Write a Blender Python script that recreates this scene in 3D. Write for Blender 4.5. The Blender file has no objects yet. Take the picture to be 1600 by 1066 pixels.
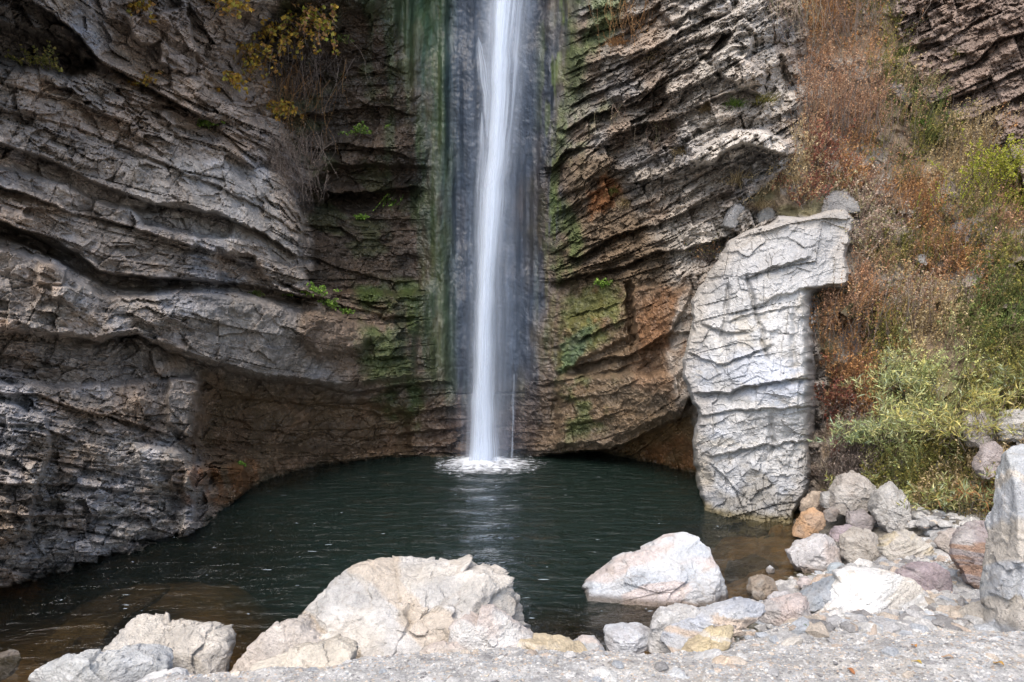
import bpy, math, random
import numpy as np

# ------------------------------------------------------------------ camera, world, sun, exposure
F = 1244.0; TP = 53.0/F; PITCH = math.atan(TP); CAMZ = 3.0
scene = bpy.context.scene
COL = scene.collection
cam_d = bpy.data.cameras.new('camera'); cam = bpy.data.objects.new('camera', cam_d); COL.objects.link(cam)
cam_d.sensor_width = 36.0; cam_d.lens = F/1600*36.0; cam_d.clip_end = 2000; cam_d.clip_start = 0.05
cam.location = (0, 0, CAMZ); cam.rotation_euler = (math.pi/2 - PITCH, 0, 0)
scene.camera = cam
SUN_EL = math.radians(58); SUN_AZ = math.radians(-156)    # direction the light comes from, measured from +Y towards +X
w = bpy.data.worlds.new('World'); scene.world = w; w.use_nodes = True
nt = w.node_tree; nt.nodes.clear()
sky = nt.nodes.new('ShaderNodeTexSky'); sky.sky_type = 'NISHITA'; sky.sun_disc = False
sky.sun_elevation = SUN_EL; sky.sun_rotation = SUN_AZ; sky.air_density = 1.0; sky.dust_density = 3.0; sky.ozone_density = 1.0
bg = nt.nodes.new('ShaderNodeBackground'); bg.inputs['Strength'].default_value = 0.15
wo = nt.nodes.new('ShaderNodeOutputWorld')
nt.links.new(sky.outputs[0], bg.inputs[0]); nt.links.new(bg.outputs[0], wo.inputs[0])
sun_d = bpy.data.lights.new('sun', 'SUN'); sun = bpy.data.objects.new('sun', sun_d); COL.objects.link(sun)
sun_d.energy = 1.4; sun_d.angle = math.radians(48); sun_d.color = (1.0, 0.94, 0.85)
sd = (math.sin(SUN_AZ)*math.cos(SUN_EL), math.cos(SUN_AZ)*math.cos(SUN_EL), math.sin(SUN_EL))
from mathutils import Vector
sun.rotation_euler = Vector(sd).to_track_quat('Z', 'Y').to_euler()
sun.location = (0, -10, 20)
scene.view_settings.view_transform = 'Standard'; scene.view_settings.look = 'None'
scene.view_settings.exposure = 1.05; scene.view_settings.gamma = 1.0
scene.render.engine = 'CYCLES'
scene.cycles.max_bounces = 8; scene.cycles.transparent_max_bounces = 24

rng = np.random.default_rng(7); random.seed(7)

# ------------------------------------------------------------------ helpers: projection
def ray(px, row):
    a = (np.asarray(px, float)-800)/F; b = (533-np.asarray(row, float))/F
    y = math.cos(PITCH) + b*math.sin(PITCH); z = -math.sin(PITCH) + b*math.cos(PITCH)
    return a/y, z/y
def at(px, row, Y):
    a, z = ray(px, row)
    Y = np.asarray(Y, float)
    return np.stack([a*Y, Y*np.ones_like(a), CAMZ+z*Y], -1)

# ------------------------------------------------------------------ helpers: noise
def _h(i, j, k, seed):
    n = (i.astype(np.int64)*374761393 + j.astype(np.int64)*668265263 + k.astype(np.int64)*2147483647 + seed*1274126177) & 0xffffffff
    n = ((n ^ (n >> 13))*1274126177) & 0xffffffff
    n = ((n ^ (n >> 16))*2246822519) & 0xffffffff
    return ((n ^ (n >> 15)) & 0xffffff)/float(0x1000000)
def _s(f): return f*f*f*(f*(f*6-15)+10)
def vn(x, y, z=None, seed=0):
    x = np.asarray(x, float); y = np.asarray(y, float)
    xi = np.floor(x); yi = np.floor(y); fx = _s(x-xi); fy = _s(y-yi)
    if z is None:
        k = np.zeros_like(xi)
        a = _h(xi, yi, k, seed); b = _h(xi+1, yi, k, seed); c = _h(xi, yi+1, k, seed); d = _h(xi+1, yi+1, k, seed)
        return 2*((a*(1-fx)+b*fx)*(1-fy)+(c*(1-fx)+d*fx)*fy)-1
    z = np.asarray(z, float); zi = np.floor(z); fz = _s(z-zi)
    r = 0
    for dz in (0, 1):
        a = _h(xi, yi, zi+dz, seed); b = _h(xi+1, yi, zi+dz, seed); c = _h(xi, yi+1, zi+dz, seed); d = _h(xi+1, yi+1, zi+dz, seed)
        v = (a*(1-fx)+b*fx)*(1-fy)+(c*(1-fx)+d*fx)*fy
        r = r + v*(fz if dz else (1-fz))
    return 2*r-1
def fbm(x, y, z=None, o=4, seed=0, g=0.5):
    s = 0; a = 1; t = 0
    for i in range(o):
        s = s + a*vn(x*2**i+7.3*i, y*2**i+3.1*i, None if z is None else z*2**i+5.7*i, seed+i); t += a; a *= g
    return s/t
def ss(a, b, x):
    t = np.clip((x-a)/(b-a), 0, 1); return t*t*(3-2*t)
def facets2(x, y, seed, tilt=0.8, edge=0.0):
    """nearest-cell planar facets: offset + tilt.(d)"""
    xi = np.floor(x); yi = np.floor(y); z0 = np.zeros_like(xi)
    best = np.full(x.shape, 1e9); sec = np.full(x.shape, 1e9); val = np.zeros(x.shape)
    for dx in (-1, 0, 1):
        for dy in (-1, 0, 1):
            cx = xi+dx; cy = yi+dy
            px = cx+_h(cx, cy, z0, seed); py = cy+_h(cx, cy, z0, seed+1)
            ex = x-px; ey = y-py; d = ex*ex+ey*ey
            v = (_h(cx, cy, z0, seed+2)*2-1) + tilt*(ex*(_h(cx, cy, z0, seed+3)*2-1)+ey*(_h(cx, cy, z0, seed+4)*2-1))*2
            m = d < best
            sec = np.where(m, best, np.minimum(sec, d)); val = np.where(m, v, val); best = np.where(m, d, best)
    if edge > 0:
        g = np.sqrt(sec)-np.sqrt(best)
        val = val - 0.38*(1-ss(0, edge, g))
    return val
def facets3(x, y, z, seed, tilt=0.8):
    xi = np.floor(x); yi = np.floor(y); zi = np.floor(z)
    best = np.full(x.shape, 1e9); val = np.zeros(x.shape)
    for dx in (-1, 0, 1):
        for dy in (-1, 0, 1):
            for dz in (-1, 0, 1):
                cx = xi+dx; cy = yi+dy; cz = zi+dz
                ex = x-cx-_h(cx, cy, cz, seed); ey = y-cy-_h(cx, cy, cz, seed+1); ez = z-cz-_h(cx, cy, cz, seed+2)
                d = ex*ex+ey*ey+ez*ez
                v = (_h(cx, cy, cz, seed+3)*2-1)+tilt*2*(ex*(_h(cx, cy, cz, seed+4)*2-1)+ey*(_h(cx, cy, cz, seed+5)*2-1)+ez*(_h(cx, cy, cz, seed+6)*2-1))
                m = d < best
                val = np.where(m, v, val); best = np.where(m, d, best)
    return val
def beds(q, t, th, length, seed, groove=0.12, gd=0.5, blocks=0.5):
    qq = q/th + 0.15*vn(t/(length*2.3), q/(th*4), None, seed+9) + 0.42*vn(q/(th*1.6), q*0, None, seed+10)
    i = np.floor(qq); f = qq-i; z0 = np.zeros_like(i)
    ln = length*(0.5+1.2*_h(i, z0, z0, seed+1))
    tt = t/ln + 7*_h(i, z0, z0, seed+2) + 0.12*(f-0.5)
    j = np.floor(tt); g = tt-j
    h = (1-blocks)*_h(i, z0, z0, seed+3) + blocks*_h(i, j, z0, seed+4)
    h = h + 0.7*(f-0.5)*(_h(i, j, z0, seed+6)*2-1) + 0.5*(g-0.5)*(_h(i, j, z0, seed+7)*2-1)
    gs = ss(.35, .8, _h(i, np.floor(t/(length*1.3)), z0, seed+8)); gd = gd*(.15+1.1*gs)
    ed = ss(0, groove, f)*ss(0, groove*0.6, 1-f)
    ej = ss(0, groove*th/ln.clip(1)*1.2, g)*ss(0, groove*th/ln.clip(1)*1.2, 1-g)
    return h - gd*(1-ed) - gd*0.5*(1-ej)
def pline(xs, pts):
    p = np.array(pts, float); return np.interp(xs, p[:, 0], p[:, 1])
def sdf(poly, X, Y):
    """signed distance (positive inside)"""
    P = np.array(poly, float); n = len(P)
    d = np.full(X.shape, 1e18); ins = np.zeros(X.shape, bool)
    for i in range(n):
        ax, ay = P[i]; bx, by = P[(i+1) % n]
        ex, ey = bx-ax, by-ay; wx, wy = X-ax, Y-ay
        t = np.clip((wx*ex+wy*ey)/(ex*ex+ey*ey+1e-12), 0, 1)
        d = np.minimum(d, (wx-ex*t)**2+(wy-ey*t)**2)
        c = (ay > Y) != (by > Y)
        with np.errstate(divide='ignore', invalid='ignore'):
            xi = (bx-ax)*(Y-ay)/(by-ay if by != ay else 1e-12)+ax
        ins ^= c & (X < xi)
    d = np.sqrt(d); return np.where(ins, d, -d)

# ------------------------------------------------------------------ helpers: objects
def mesh_obj(name, V, Fc, mat, parent=None, col=None, wet=None, smooth=True, uv=None, loc=None):
    V = np.asarray(V, np.float32)
    if loc is not None: V = V-np.asarray(loc, np.float32)
    me = bpy.data.meshes.new(name)
    me.vertices.add(len(V)); me.vertices.foreach_set('co', V.ravel())
    Fc = np.asarray(Fc, np.int32); n, k = Fc.shape
    me.loops.add(n*k); me.loops.foreach_set('vertex_index', Fc.ravel())
    me.polygons.add(n); me.polygons.foreach_set('loop_start', np.arange(0, n*k, k, dtype=np.int32))
    me.update(calc_edges=True)
    me.polygons.foreach_set('use_smooth', np.full(n, bool(smooth)))
    if col is not None:
        c = np.ones((len(V), 4), np.float32); c[:, :3] = col
        a = me.attributes.new('Col', 'FLOAT_COLOR', 'POINT'); a.data.foreach_set('color', c.ravel())
    if wet is not None:
        a = me.attributes.new('wet', 'FLOAT', 'POINT'); a.data.foreach_set('value', np.asarray(wet, np.float32).ravel())
    if uv is not None:
        ul = me.uv_layers.new(name='UVMap'); ul.data.foreach_set('uv', np.asarray(uv, np.float32)[Fc.ravel()].ravel())
    me.materials.append(mat); me.validate()
    o = bpy.data.objects.new(name, me); COL.objects.link(o)
    if parent is not None: o.parent = parent
    elif loc is not None: o.location = tuple(float(v) for v in loc)
    return o
def tag(o, label=None, cat=None, group=None, kind=None):
    if label: o['label'] = label
    if cat: o['category'] = cat
    if group: o['group'] = group
    if kind: o['kind'] = kind
    return o
def empty(name, loc, rz=0.0):
    o = bpy.data.objects.new(name, None); COL.objects.link(o); o.location = tuple(float(v) for v in loc); o.rotation_euler = (0, 0, rz)
    o.empty_display_size = 0.1
    return o

# ------------------------------------------------------------------ materials
def new_mat(name):
    m = bpy.data.materials.new(name); m.use_nodes = True; t = m.node_tree; t.nodes.clear()
    return m, t
def N(t, typ, **kw):
    n = t.nodes.new(typ)
    for k, v in kw.items():
        if k in n.inputs: n.inputs[k].default_value = v
        else: setattr(n, k, v)
    return n
def rock_mat(name, scale=1.0, bump=0.6, contrast=0.35, speck=0.15, spec=0.4, streak=False):
    m, t = new_mat(name); L = t.links.new
    out = N(t, 'ShaderNodeOutputMaterial'); bs = N(t, 'ShaderNodeBsdfPrincipled'); L(bs.outputs[0], out.inputs[0])
    at_ = N(t, 'ShaderNodeAttribute', attribute_name='Col'); wt = N(t, 'ShaderNodeAttribute', attribute_name='wet')
    geo = N(t, 'ShaderNodeNewGeometry')
    mp = N(t, 'ShaderNodeMapping'); mp.inputs['Scale'].default_value = (scale, scale, scale*(0.15 if streak else 1.0)); L(geo.outputs['Position'], mp.inputs[0])
    n1 = N(t, 'ShaderNodeTexNoise', Scale=2.2, Detail=8.0, Roughness=0.65); L(mp.outputs[0], n1.inputs['Vector'])
    n2 = N(t, 'ShaderNodeTexNoise', Scale=16.0, Detail=8.0, Roughness=0.7); L(mp.outputs[0], n2.inputs['Vector'])
    n3 = N(t, 'ShaderNodeTexVoronoi', Scale=38.0); n3.feature = 'F1'; L(mp.outputs[0], n3.inputs['Vector'])
    r1 = N(t, 'ShaderNodeMapRange'); r1.inputs['From Min'].default_value = 0.3; r1.inputs['From Max'].default_value = 0.7
    r1.inputs['To Min'].default_value = 1-contrast; r1.inputs['To Max'].default_value = 1+contrast; L(n1.outputs['Fac'], r1.inputs[0])
    r2 = N(t, 'ShaderNodeMapRange'); r2.inputs['From Min'].default_value = 0.3; r2.inputs['From Max'].default_value = 0.7
    r2.inputs['To Min'].default_value = 1-contrast; r2.inputs['To Max'].default_value = 1+contrast*0.9; L(n2.outputs['Fac'], r2.inputs[0])
    mu = N(t, 'ShaderNodeMath', operation='MULTIPLY'); L(r1.outputs[0], mu.inputs[0]); L(r2.outputs[0], mu.inputs[1])
    vm = N(t, 'ShaderNodeVectorMath', operation='SCALE'); L(at_.outputs['Color'], vm.inputs[0]); L(mu.outputs[0], vm.inputs['Scale'])
    # pale mineral specks
    r3 = N(t, 'ShaderNodeMapRange'); r3.inputs['From Min'].default_value = 0.60; r3.inputs['From Max'].default_value = 0.72
    r3.inputs['To Min'].default_value = 0; r3.inputs['To Max'].default_value = speck; L(n2.outputs['Fac'], r3.inputs[0])
    mx = N(t, 'ShaderNodeMix', data_type='RGBA'); L(r3.outputs[0], mx.inputs['Factor']); L(vm.outputs[0], mx.inputs['A']); mx.inputs['B'].default_value = (0.5, 0.48, 0.45, 1)
    L(mx.outputs['Result'], bs.inputs['Base Color'])
    rr = N(t, 'ShaderNodeMapRange'); rr.inputs['To Min'].default_value = 0.85; rr.inputs['To Max'].default_value = 0.28; L(wt.outputs['Fac'], rr.inputs[0]); L(rr.outputs[0], bs.inputs['Roughness'])
    bs.inputs['Specular IOR Level'].default_value = spec
    b1 = N(t, 'ShaderNodeBump', Strength=bump, Distance=0.05); L(n2.outputs['Fac'], b1.inputs['Height'])
    b2 = N(t, 'ShaderNodeBump', Strength=bump*0.5, Distance=0.02); L(n3.outputs['Distance'], b2.inputs['Height']); L(b1.outputs[0], b2.inputs['Normal'])
    L(b2.outputs[0], bs.inputs['Normal'])
    return m
def leaf_mat(name):
    m, t = new_mat(name); L = t.links.new
    out = N(t, 'ShaderNodeOutputMaterial')
    at_ = N(t, 'ShaderNodeAttribute', attribute_name='Col')
    geo = N(t, 'ShaderNodeNewGeometry'); n1 = N(t, 'ShaderNodeTexNoise', Scale=30.0, Detail=2.0); L(geo.outputs['Position'], n1.inputs['Vector'])
    r = N(t, 'ShaderNodeMapRange'); r.inputs['To Min'].default_value = 0.55; r.inputs['To Max'].default_value = 1.45; L(n1.outputs['Fac'], r.inputs[0])
    vm = N(t, 'ShaderNodeVectorMath', operation='SCALE'); L(at_.outputs['Color'], vm.inputs[0]); L(r.outputs[0], vm.inputs['Scale'])
    d = N(t, 'ShaderNodeBsdfPrincipled'); d.inputs['Roughness'].default_value = 0.7; d.inputs['Specular IOR Level'].default_value = 0.25
    tr = N(t, 'ShaderNodeBsdfTranslucent'); L(vm.outputs[0], d.inputs['Base Color']); L(vm.outputs[0], tr.inputs[0])
    mx = N(t, 'ShaderNodeMixShader'); mx.inputs[0].default_value = 0.3; L(d.outputs[0], mx.inputs[1]); L(tr.outputs[0], mx.inputs[2]); L(mx.outputs[0], out.inputs[0])
    return m
M_CLIFF = rock_mat('stratified_rock', 1.0, 0.45, 0.42, 0.25)
M_WALL = rock_mat('wet_mossy_rock', 1.0, 0.4, 0.5, 0.06, streak=True)
M_PILLAR = rock_mat('pale_limestone', 1.0, 0.6, 0.16, 0.1)
M_BOULDER = rock_mat('boulder_stone', 1.6, 0.75, 0.24, 0.25)
M_GRAVEL = rock_mat('gravel_stone', 4.0, 0.8, 0.35, 0.3)
M_HILL = rock_mat('hillside_earth', 1.5, 0.8, 0.4, 0.0)
M_LEAF = leaf_mat('leaves'); 

# ------------------------------------------------------------------ the cliff surface: distance map sampled over the amphitheatre
def axis(a, b, lo, hi, st, cst):
    mid = np.arange(lo, hi+.1, st); l = []; v = lo; s = st
    while v > a: s = min(s*1.12, cst); v -= s; l.append(v)
    r = []; v = mid[-1]; s = st
    while v < b: s = min(s*1.12, cst); v += s; r.append(v)
    return np.concatenate([l[::-1], mid, r])
PX = axis(-700, 2400, -30, 1630, 1.7, 22); RW = axis(-700, 1400, -20, 930, 1.7, 22)
GX, GY = np.meshgrid(PX, RW)
ctrl = np.array([
 (-600,980,6.3),(-600,500,6.6),(-600,0,7.0),(-600,-600,7.5),(-300,980,7.5),(-300,500,7.8),(-300,0,8.0),
 (0,910,8.7),(0,750,8.9),(0,600,9.1),(0,450,9.25),(0,300,9.2),(0,150,9.4),(0,0,8.9),(0,-300,8.6),
 (150,860,9.85),(150,700,10.0),(150,550,10.2),(150,450,10.2),(150,300,10.3),(150,180,10.9),(150,80,11.2),(150,0,10.8),
 (290,815,11.1),(290,700,11.3),(290,560,11.5),(290,450,11.4),(290,300,11.6),(290,200,12.3),(290,80,12.7),(290,0,12.6),(300,-300,11.5),
 (400,760,13.3),(380,700,13.4),(400,640,13.6),(400,580,12.9),(400,500,12.6),(400,400,12.6),(400,300,13.1),(400,200,13.9),(400,100,14.2),(400,0,13.4),
 (470,450,13.5),(500,725,15.1),(500,650,14.9),(500,560,14.1),(500,500,14.0),(520,400,14.9),(520,300,15.5),(520,200,15.6),(500,100,15.2),(500,0,14.2),
 (600,717,15.7),(600,650,15.6),(600,580,15.1),(600,500,15.2),(600,400,15.5),(600,300,15.7),(600,150,15.8),(600,0,15.3),(600,-400,15.0),
 (680,715,15.9),(680,400,16.0),(680,0,16.1),(780,715,16.0),(780,400,16.2),(780,0,16.4),(780,-500,17),(860,712,15.9),(860,400,15.8),(860,200,15.9),(860,0,15.8),
 (960,722,15.4),(960,600,14.9),(960,450,14.9),(960,300,14.9),(960,150,14.7),(960,0,14.6),(1000,-400,14.8),
 (1040,740,14.6),(1040,640,14.0),(1040,500,13.7),(1040,400,13.9),(1040,250,14.0),(1040,100,13.7),(1040,0,14.0),
 (1110,760,13.9),(1115,600,12.6),(1125,450,12.8),(1130,300,13.2),(1130,200,13.1),(1130,80,13.0),(1130,0,13.6),(1220,250,12.9),(1200,100,13.2),(1200,0,13.8),(1260,100,14.4),
 (1200,600,12.9),(1200,800,12.6),(1280,600,12.5),(1270,450,12.7),(1290,790,11.4),(1290,500,12.2),(1330,300,13.0),(1350,100,14.5),(1350,0,15.2),
 (1450,820,10.0),(1450,700,10.6),(1450,600,11.3),(1450,400,12.6),(1450,200,14.2),(1450,0,15.0),(1600,820,8.8),(1600,700,9.6),(1600,600,10.3),(1600,400,11.8),(1600,200,13.3),(1600,0,14.0),
 (1400,-400,17),(1900,820,7.5),(1900,400,10.5),(1900,0,12),(1900,-400,14),(2400,820,6),(2400,400,8.5),(2400,-500,12),
 (-600,1400,6.3),(0,1400,8.7),(150,1200,9.85),(290,1200,11.1),(400,1100,13.3),(500,1000,15.1),(600,1000,15.7),(780,1000,16.0),(960,1000,15.4),(1110,1000,13.9),(1200,1000,12.6),(1290,1000,11.2),(1450,1000,9.4),(1600,1000,8.2),(1900,1000,6.8),
], float)
def rbf(c, X, Y):
    P = c[:, :2]/100.0; n = len(P)
    D = np.sqrt(((P[:, None]-P[None])**2).sum(-1)+0.04)
    A = np.zeros((n+3, n+3)); A[:n, :n] = D-0.05*np.eye(n); A[:n, n] = 1; A[:n, n+1:] = P; A[n:, :n] = A[:n, n:].T
    s = np.linalg.solve(A, np.concatenate([c[:, 2], [0, 0, 0]]))
    x = X/100.0; y = Y/100.0
    r = s[n]+s[n+1]*x+s[n+2]*y
    for i in range(n): r = r+s[i]*np.sqrt((x-P[i, 0])**2+(y-P[i, 1])**2+0.04)
    return r
YB = rbf(ctrl, GX, GY)
P0 = at(GX, GY, YB); WX, WY, WZ = P0[..., 0], P0[..., 1], P0[..., 2]
# warped picture coordinates so that outlines are ragged
UX = GX+9*fbm(WX*1.6, WY*1.6, WZ*1.6, 4, 11)+3*vn(WX*9, WY*9, WZ*9, 5); UY = GY+7*fbm(WX*1.6, WY*1.6, WZ*1.6, 4, 12)+2.5*vn(WX*9, WY*9, WZ*9, 6)

# bedding coordinate from traced horizons
GL = [(-500,[(-700,-650),(0,-500),(400,-350),(2400,-300)]),(0,[(-700,-260),(0,-60),(160,60),(330,150),(480,195),(700,180)]),
 (150,[(-700,-70),(0,135),(113,163),(208,200),(350,235),(440,300),(470,330),(560,345),(700,335)]),
 (290,[(-700,90),(0,290),(113,335),(208,357),(282,380),(400,405),(470,430),(700,420)]),
 (400,[(-700,200),(0,370),(85,404),(169,449),(310,449),(394,460),(470,475),(590,500),(700,500)]),
 (520,[(-700,470),(0,519),(158,533),(214,522),(268,548),(338,573),(413,593),(540,610),(700,595)]),
 (620,[(-700,590),(0,613),(141,644),(253,673),(400,690),(560,685),(700,670)]),
 (730,[(-700,720),(0,709),(155,732),(300,750),(700,730)]),(900,[(-700,930),(0,880),(300,890),(700,880)]),(1500,[(-700,1500),(700,1500)])]
GR = [(-500,[(860,-500),(1200,-700),(2400,-1500)]),(0,[(860,130),(963,90),(1060,45),(1150,0),(1350,-120),(2400,-740)]),
 (120,[(860,240),(920,190),(1002,155),(1080,105),(1250,10),(2400,-600)]),(220,[(860,330),(935,260),(1061,200),(1182,145),(1300,70),(2400,-480)]),
 (330,[(860,410),(963,360),(1070,310),(1200,240),(1350,140),(2400,-350)]),(430,[(860,450),(977,415),(1061,387),(1131,355),(1300,260),(2400,-200)]),
 (560,[(860,590),(990,553),(1047,516),(1130,480),(1300,430),(2400,0)]),(700,[(860,720),(987,686),(1063,640),(1150,610),(1300,560),(2400,200)]),(1300,[(860,1300),(2400,1200)])]
def qmap(G, X, Y):
    Ls = [pline(X, g[1]) for g in G]; q = np.full(X.shape, float(G[0][0]))
    for (qa, _), (qb, _), la, lb in zip(G[:-1], G[1:], Ls[:-1], Ls[1:]):
        q = np.where(Y >= la, qa+(qb-qa)*(Y-la)/np.maximum(lb-la, 4), q)
    return q
wob = 5*fbm(WX*0.8, WY*0.8, WZ*0.8, 3, 21)
QL = qmap(GL, GX, GY+wob); QR = qmap(GR, GX, GY+wob)
TL = GX*0.95+GY*0.3; TR = GX*0.88-GY*0.47
bL = np.interp(GY, [-100,0,150,300,500,590,640,700], [590,605,632,650,652,672,728,735])+14*fbm(WZ*1.3, WZ*0+1, None, 3, 31)+6*fbm(WX*3, WY*3, WZ*3, 3, 32)
wl = 1-ss(-30, 30, GX-bL)                             # left cliff
bR = np.interp(GY, [-100,0,150,250,400,500,590,640,700], [915,905,890,864,866,862,848,800,792])+12*fbm(WZ*1.3, WZ*0+4, None, 3, 33)+6*fbm(WX*3, WY*3, WZ*3, 3, 34)
wr = ss(-26, 26, GX-bR)
wc = (1-wl)*(1-wr)
# hillside region of the right
HILL = [(1235,-700),(1250,0),(1262,60),(1252,110),(1262,170),(1240,210),(1245,250),(1150,330),(1215,335),(1240,400),(1270,450),(1290,600),(1275,800),(1300,1400),(2400,1400),(2400,-700)]
ROCKTR = [(1385,-700),(1395,20),(1420,110),(1440,150),(1500,190),(1560,200),(1600,250),(1700,250),(2400,250),(2400,-700)]
sh = sdf(HILL, UX, UY); wh = ss(-6, 8, sh); stt = ss(-5, 5, sdf(ROCKTR, UX, UY)); wh = wh*(1-stt)
st2 = ss(-4, 6, sdf([(1555,215),(1600,190),(1680,190),(1700,300),(1600,300),(1560,250)], UX, UY)); wh = wh*(1-st2)
rockR = wr*(1-wh)

def crack(pts, a, w, thr=1.6, lip=0.35, taper=22):
    x0, x1 = pts[0][0], pts[-1][0]
    yl = pline(GX, pts)+2.2*vn(WX*5, WY*5, WZ*5, 77)+1.6*vn(WX*14, WY*14, WZ*14, 78)
    d = GY-yl; m = ss(x0-taper, x0+taper*.3, GX)*(1-ss(x1-taper*.3, x1+taper, GX))
    aa = a*(0.65+0.5*vn(WX*1.2, WY*1.2, WZ*1.2, 79))
    # below the line: undercut recovering downwards; above: a small lip
    return m*aa*(np.where(d > 0, ss(0, thr*2, d)*np.exp(-np.maximum(d, 0)/w), 0)-lip*np.where(d <= 0, np.exp(np.minimum(d, 0)/(w*0.8)), np.exp(-np.maximum(d, 0)/1.5)))
def block(poly, a, soft=5.0, uw=1.0):
    X = GX+(UX-GX)*uw; Y = GY+(UY-GY)*uw
    return a*ss(-soft, soft, sdf(poly, X, Y))

D = np.zeros_like(YB)                                   # positive pushes away from the pool
CR = [([(-300,-60),(50,0),(113,42),(160,98),(230,135),(330,190)],0.7,26),
 ([(-400,20),(0,125),(113,158),(208,195),(280,207)],0.15,20),
 ([(-400,90),(0,170),(113,196),(208,235),(330,285),(420,330),(465,362)],0.20,12),
 ([(-400,150),(0,222),(85,253),(170,293),(240,318),(330,330),(366,345),(415,365),(466,400)],0.45,18),
 ([(-400,200),(0,290),(42,302),(113,331),(208,353),(282,378),(338,393),(380,410)],0.40,14),
 ([(-400,250),(0,345),(85,373),(127,401),(158,424),(240,434),(338,438),(400,446),(480,462)],0.75,20),
 ([(-400,480),(0,519),(56,514),(127,528),(158,533),(180,522),(214,522),(268,548),(338,573),(413,593),(497,602),(540,610),(582,608),(638,599),(700,595)],0.50,16),
 ([(356,619),(469,630),(553,636),(596,647),(700,636)],0.22,9),
 ([(380,668),(450,676),(560,683),(640,676),(720,668)],0.14,8),
 ([(-400,600),(0,613),(56,616),(141,644),(197,656),(253,673),(290,687)],0.22,10),
 ([(290,694),(380,705),(470,706),(570,706),(650,704)],0.10,8),
 ([(-400,700),(0,709),(76,718),(155,732),(197,743),(282,754)],0.16,8),
 ([(-400,770),(0,754),(113,757),(282,775)],0.16,8),([(-400,860),(0,800),(100,806),(230,808),(300,800)],0.16,8),
 ([(-400,660),(0,660),(60,664),(120,690)],0.15,8),
 ([(470,110),(520,120),(600,112),(650,130)],0.3,16),([(470,180),(540,172),(600,165),(645,180)],0.3,12),
 ([(480,235),(530,225),(590,230),(640,245)],0.25,12),([(470,285),(520,300),(580,300),(645,290)],0.7,22),
 ([(480,350),(530,355),(560,375),(600,372)],0.18,9),([(470,395),(540,420),(620,440),(650,438)],0.15,9),
 ([(440,440),(480,455),(540,478),(600,492),(650,496)],0.35,11),([(520,545),(570,560),(640,555)],0.12,8),
 # right
 ([(870,60),(930,40),(1010,20),(1060,-20)],0.3,12),([(895,90),(940,66),(1000,40),(1050,10)],0.25,9),([(900,135),(963,104),(1008,82),(1060,50),(1110,26)],0.45,13),
 ([(890,165),(940,140),(1005,112),(1040,90)],0.3,10),([(884,203),(920,178),(1000,158),(1030,125),(1080,100),(1110,78),(1130,50)],0.6,16),
 ([(864,262),(884,232),(935,228),(963,208),(1008,191),(1061,182),(1090,165),(1132,146),(1182,132)],0.55,16),
 ([(1040,150),(1090,128),(1110,118),(1140,100),(1165,88)],0.3,8),([(1100,60),(1140,42),(1150,60),(1180,80)],0.3,8),
 ([(1085,262),(1110,250),(1140,232),(1160,226),(1190,240),(1235,240)],0.4,12),
 ([(880,330),(930,300),(1000,255),(1050,235),(1080,215)],0.2,9),([(900,401),(930,385),(963,364),(1024,350),(1070,328),(1130,300)],0.45,12),
 ([(872,440),(906,428),(977,415),(1019,393),(1061,390),(1131,372)],0.5,10),([(890,300),(930,280),(980,262)],0.2,8),
 ([(1030,330),(1080,300),(1130,270),(1150,262)],0.2,8),([(1020,290),(1070,268),(1110,258)],0.15,7),
 ([(865,505),(905,490),(940,480),(975,470)],0.14,7),([(900,570),(940,560),(990,553),(1024,530),(1047,518),(1080,517)],0.4,11),
 ([(905,532),(940,512),(985,495)],0.16,7),([(1000,455),(1040,445),(1078,430)],0.12,6),
 ([(840,640),(900,622),(960,612),(1000,590),(1050,575)],0.10,8),([(870,665),(930,655),(980,640)],0.12,7),
 ([(850,600),(890,590),(950,580),(1010,560)],0.18,7),
 ([(860,708),(950,702),(987,688),(1029,666),(1063,650),(1076,622)],0.9,40),
 ([(1390,30),(1450,12),(1530,-20),(1600,-45)],0.2,8),([(1400,75),(1480,60),(1540,25),(1620,0)],0.35,10),([(1440,125),(1520,100),(1560,60),(1640,40)],0.3,9),
 ([(1440,165),(1540,135),(1620,95)],0.3,9),([(1500,195),(1560,165),(1650,120)],0.25,8)]
for c in CR: D += crack(c[0], c[1]*1.35, c[2]*1.1)
# pieces that stand proud or sink in
D += block([(-700,-700),(-700,-200),(0,0),(60,20),(110,60),(150,110),(100,125),(40,112),(0,100),(-300,20)],0.5,12)*0
D += block([(0,40),(70,60),(115,75),(150,105),(110,120),(40,105),(-60,80),(-300,0),(-300,-60)],0.9,9)          # dark gully
D -= block([(200,25),(225,22),(255,30),(250,60),(228,72),(205,60)],0.45,3)
D -= block([(255,20),(285,0),(300,60),(308,80),(300,115),(270,105),(248,95),(252,55)],0.5,3)
D -= block([(265,100),(300,118),(330,130),(325,160),(300,165),(262,140)],0.22,4)
D -= block([(252,172),(275,168),(305,185),(300,200),(262,195)],0.25,4)
D -= block([(200,142),(258,152),(256,165),(206,160)],0.25,3)
D += block([(360,20),(480,0),(640,30),(640,90),(560,110),(470,150),(400,190),(360,120)],0.35,16)
D += block([(210,326),(260,318),(330,330),(368,346),(355,372),(300,370),(230,352)],0.45,4)
D += block([(340,390),(395,402),(410,430),(430,450),(345,446)],0.55,5)
D += block([(468,345),(474,300),(520,260),(700,260),(700,460),(500,455),(468,425)],0.55,5)
D -= block([(-400,300),(0,320),(60,350),(0,345)],0.1,5)
D -= block([(0,355),(120,395),(130,400),(85,404),(0,371)],-0.35,5)
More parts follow.
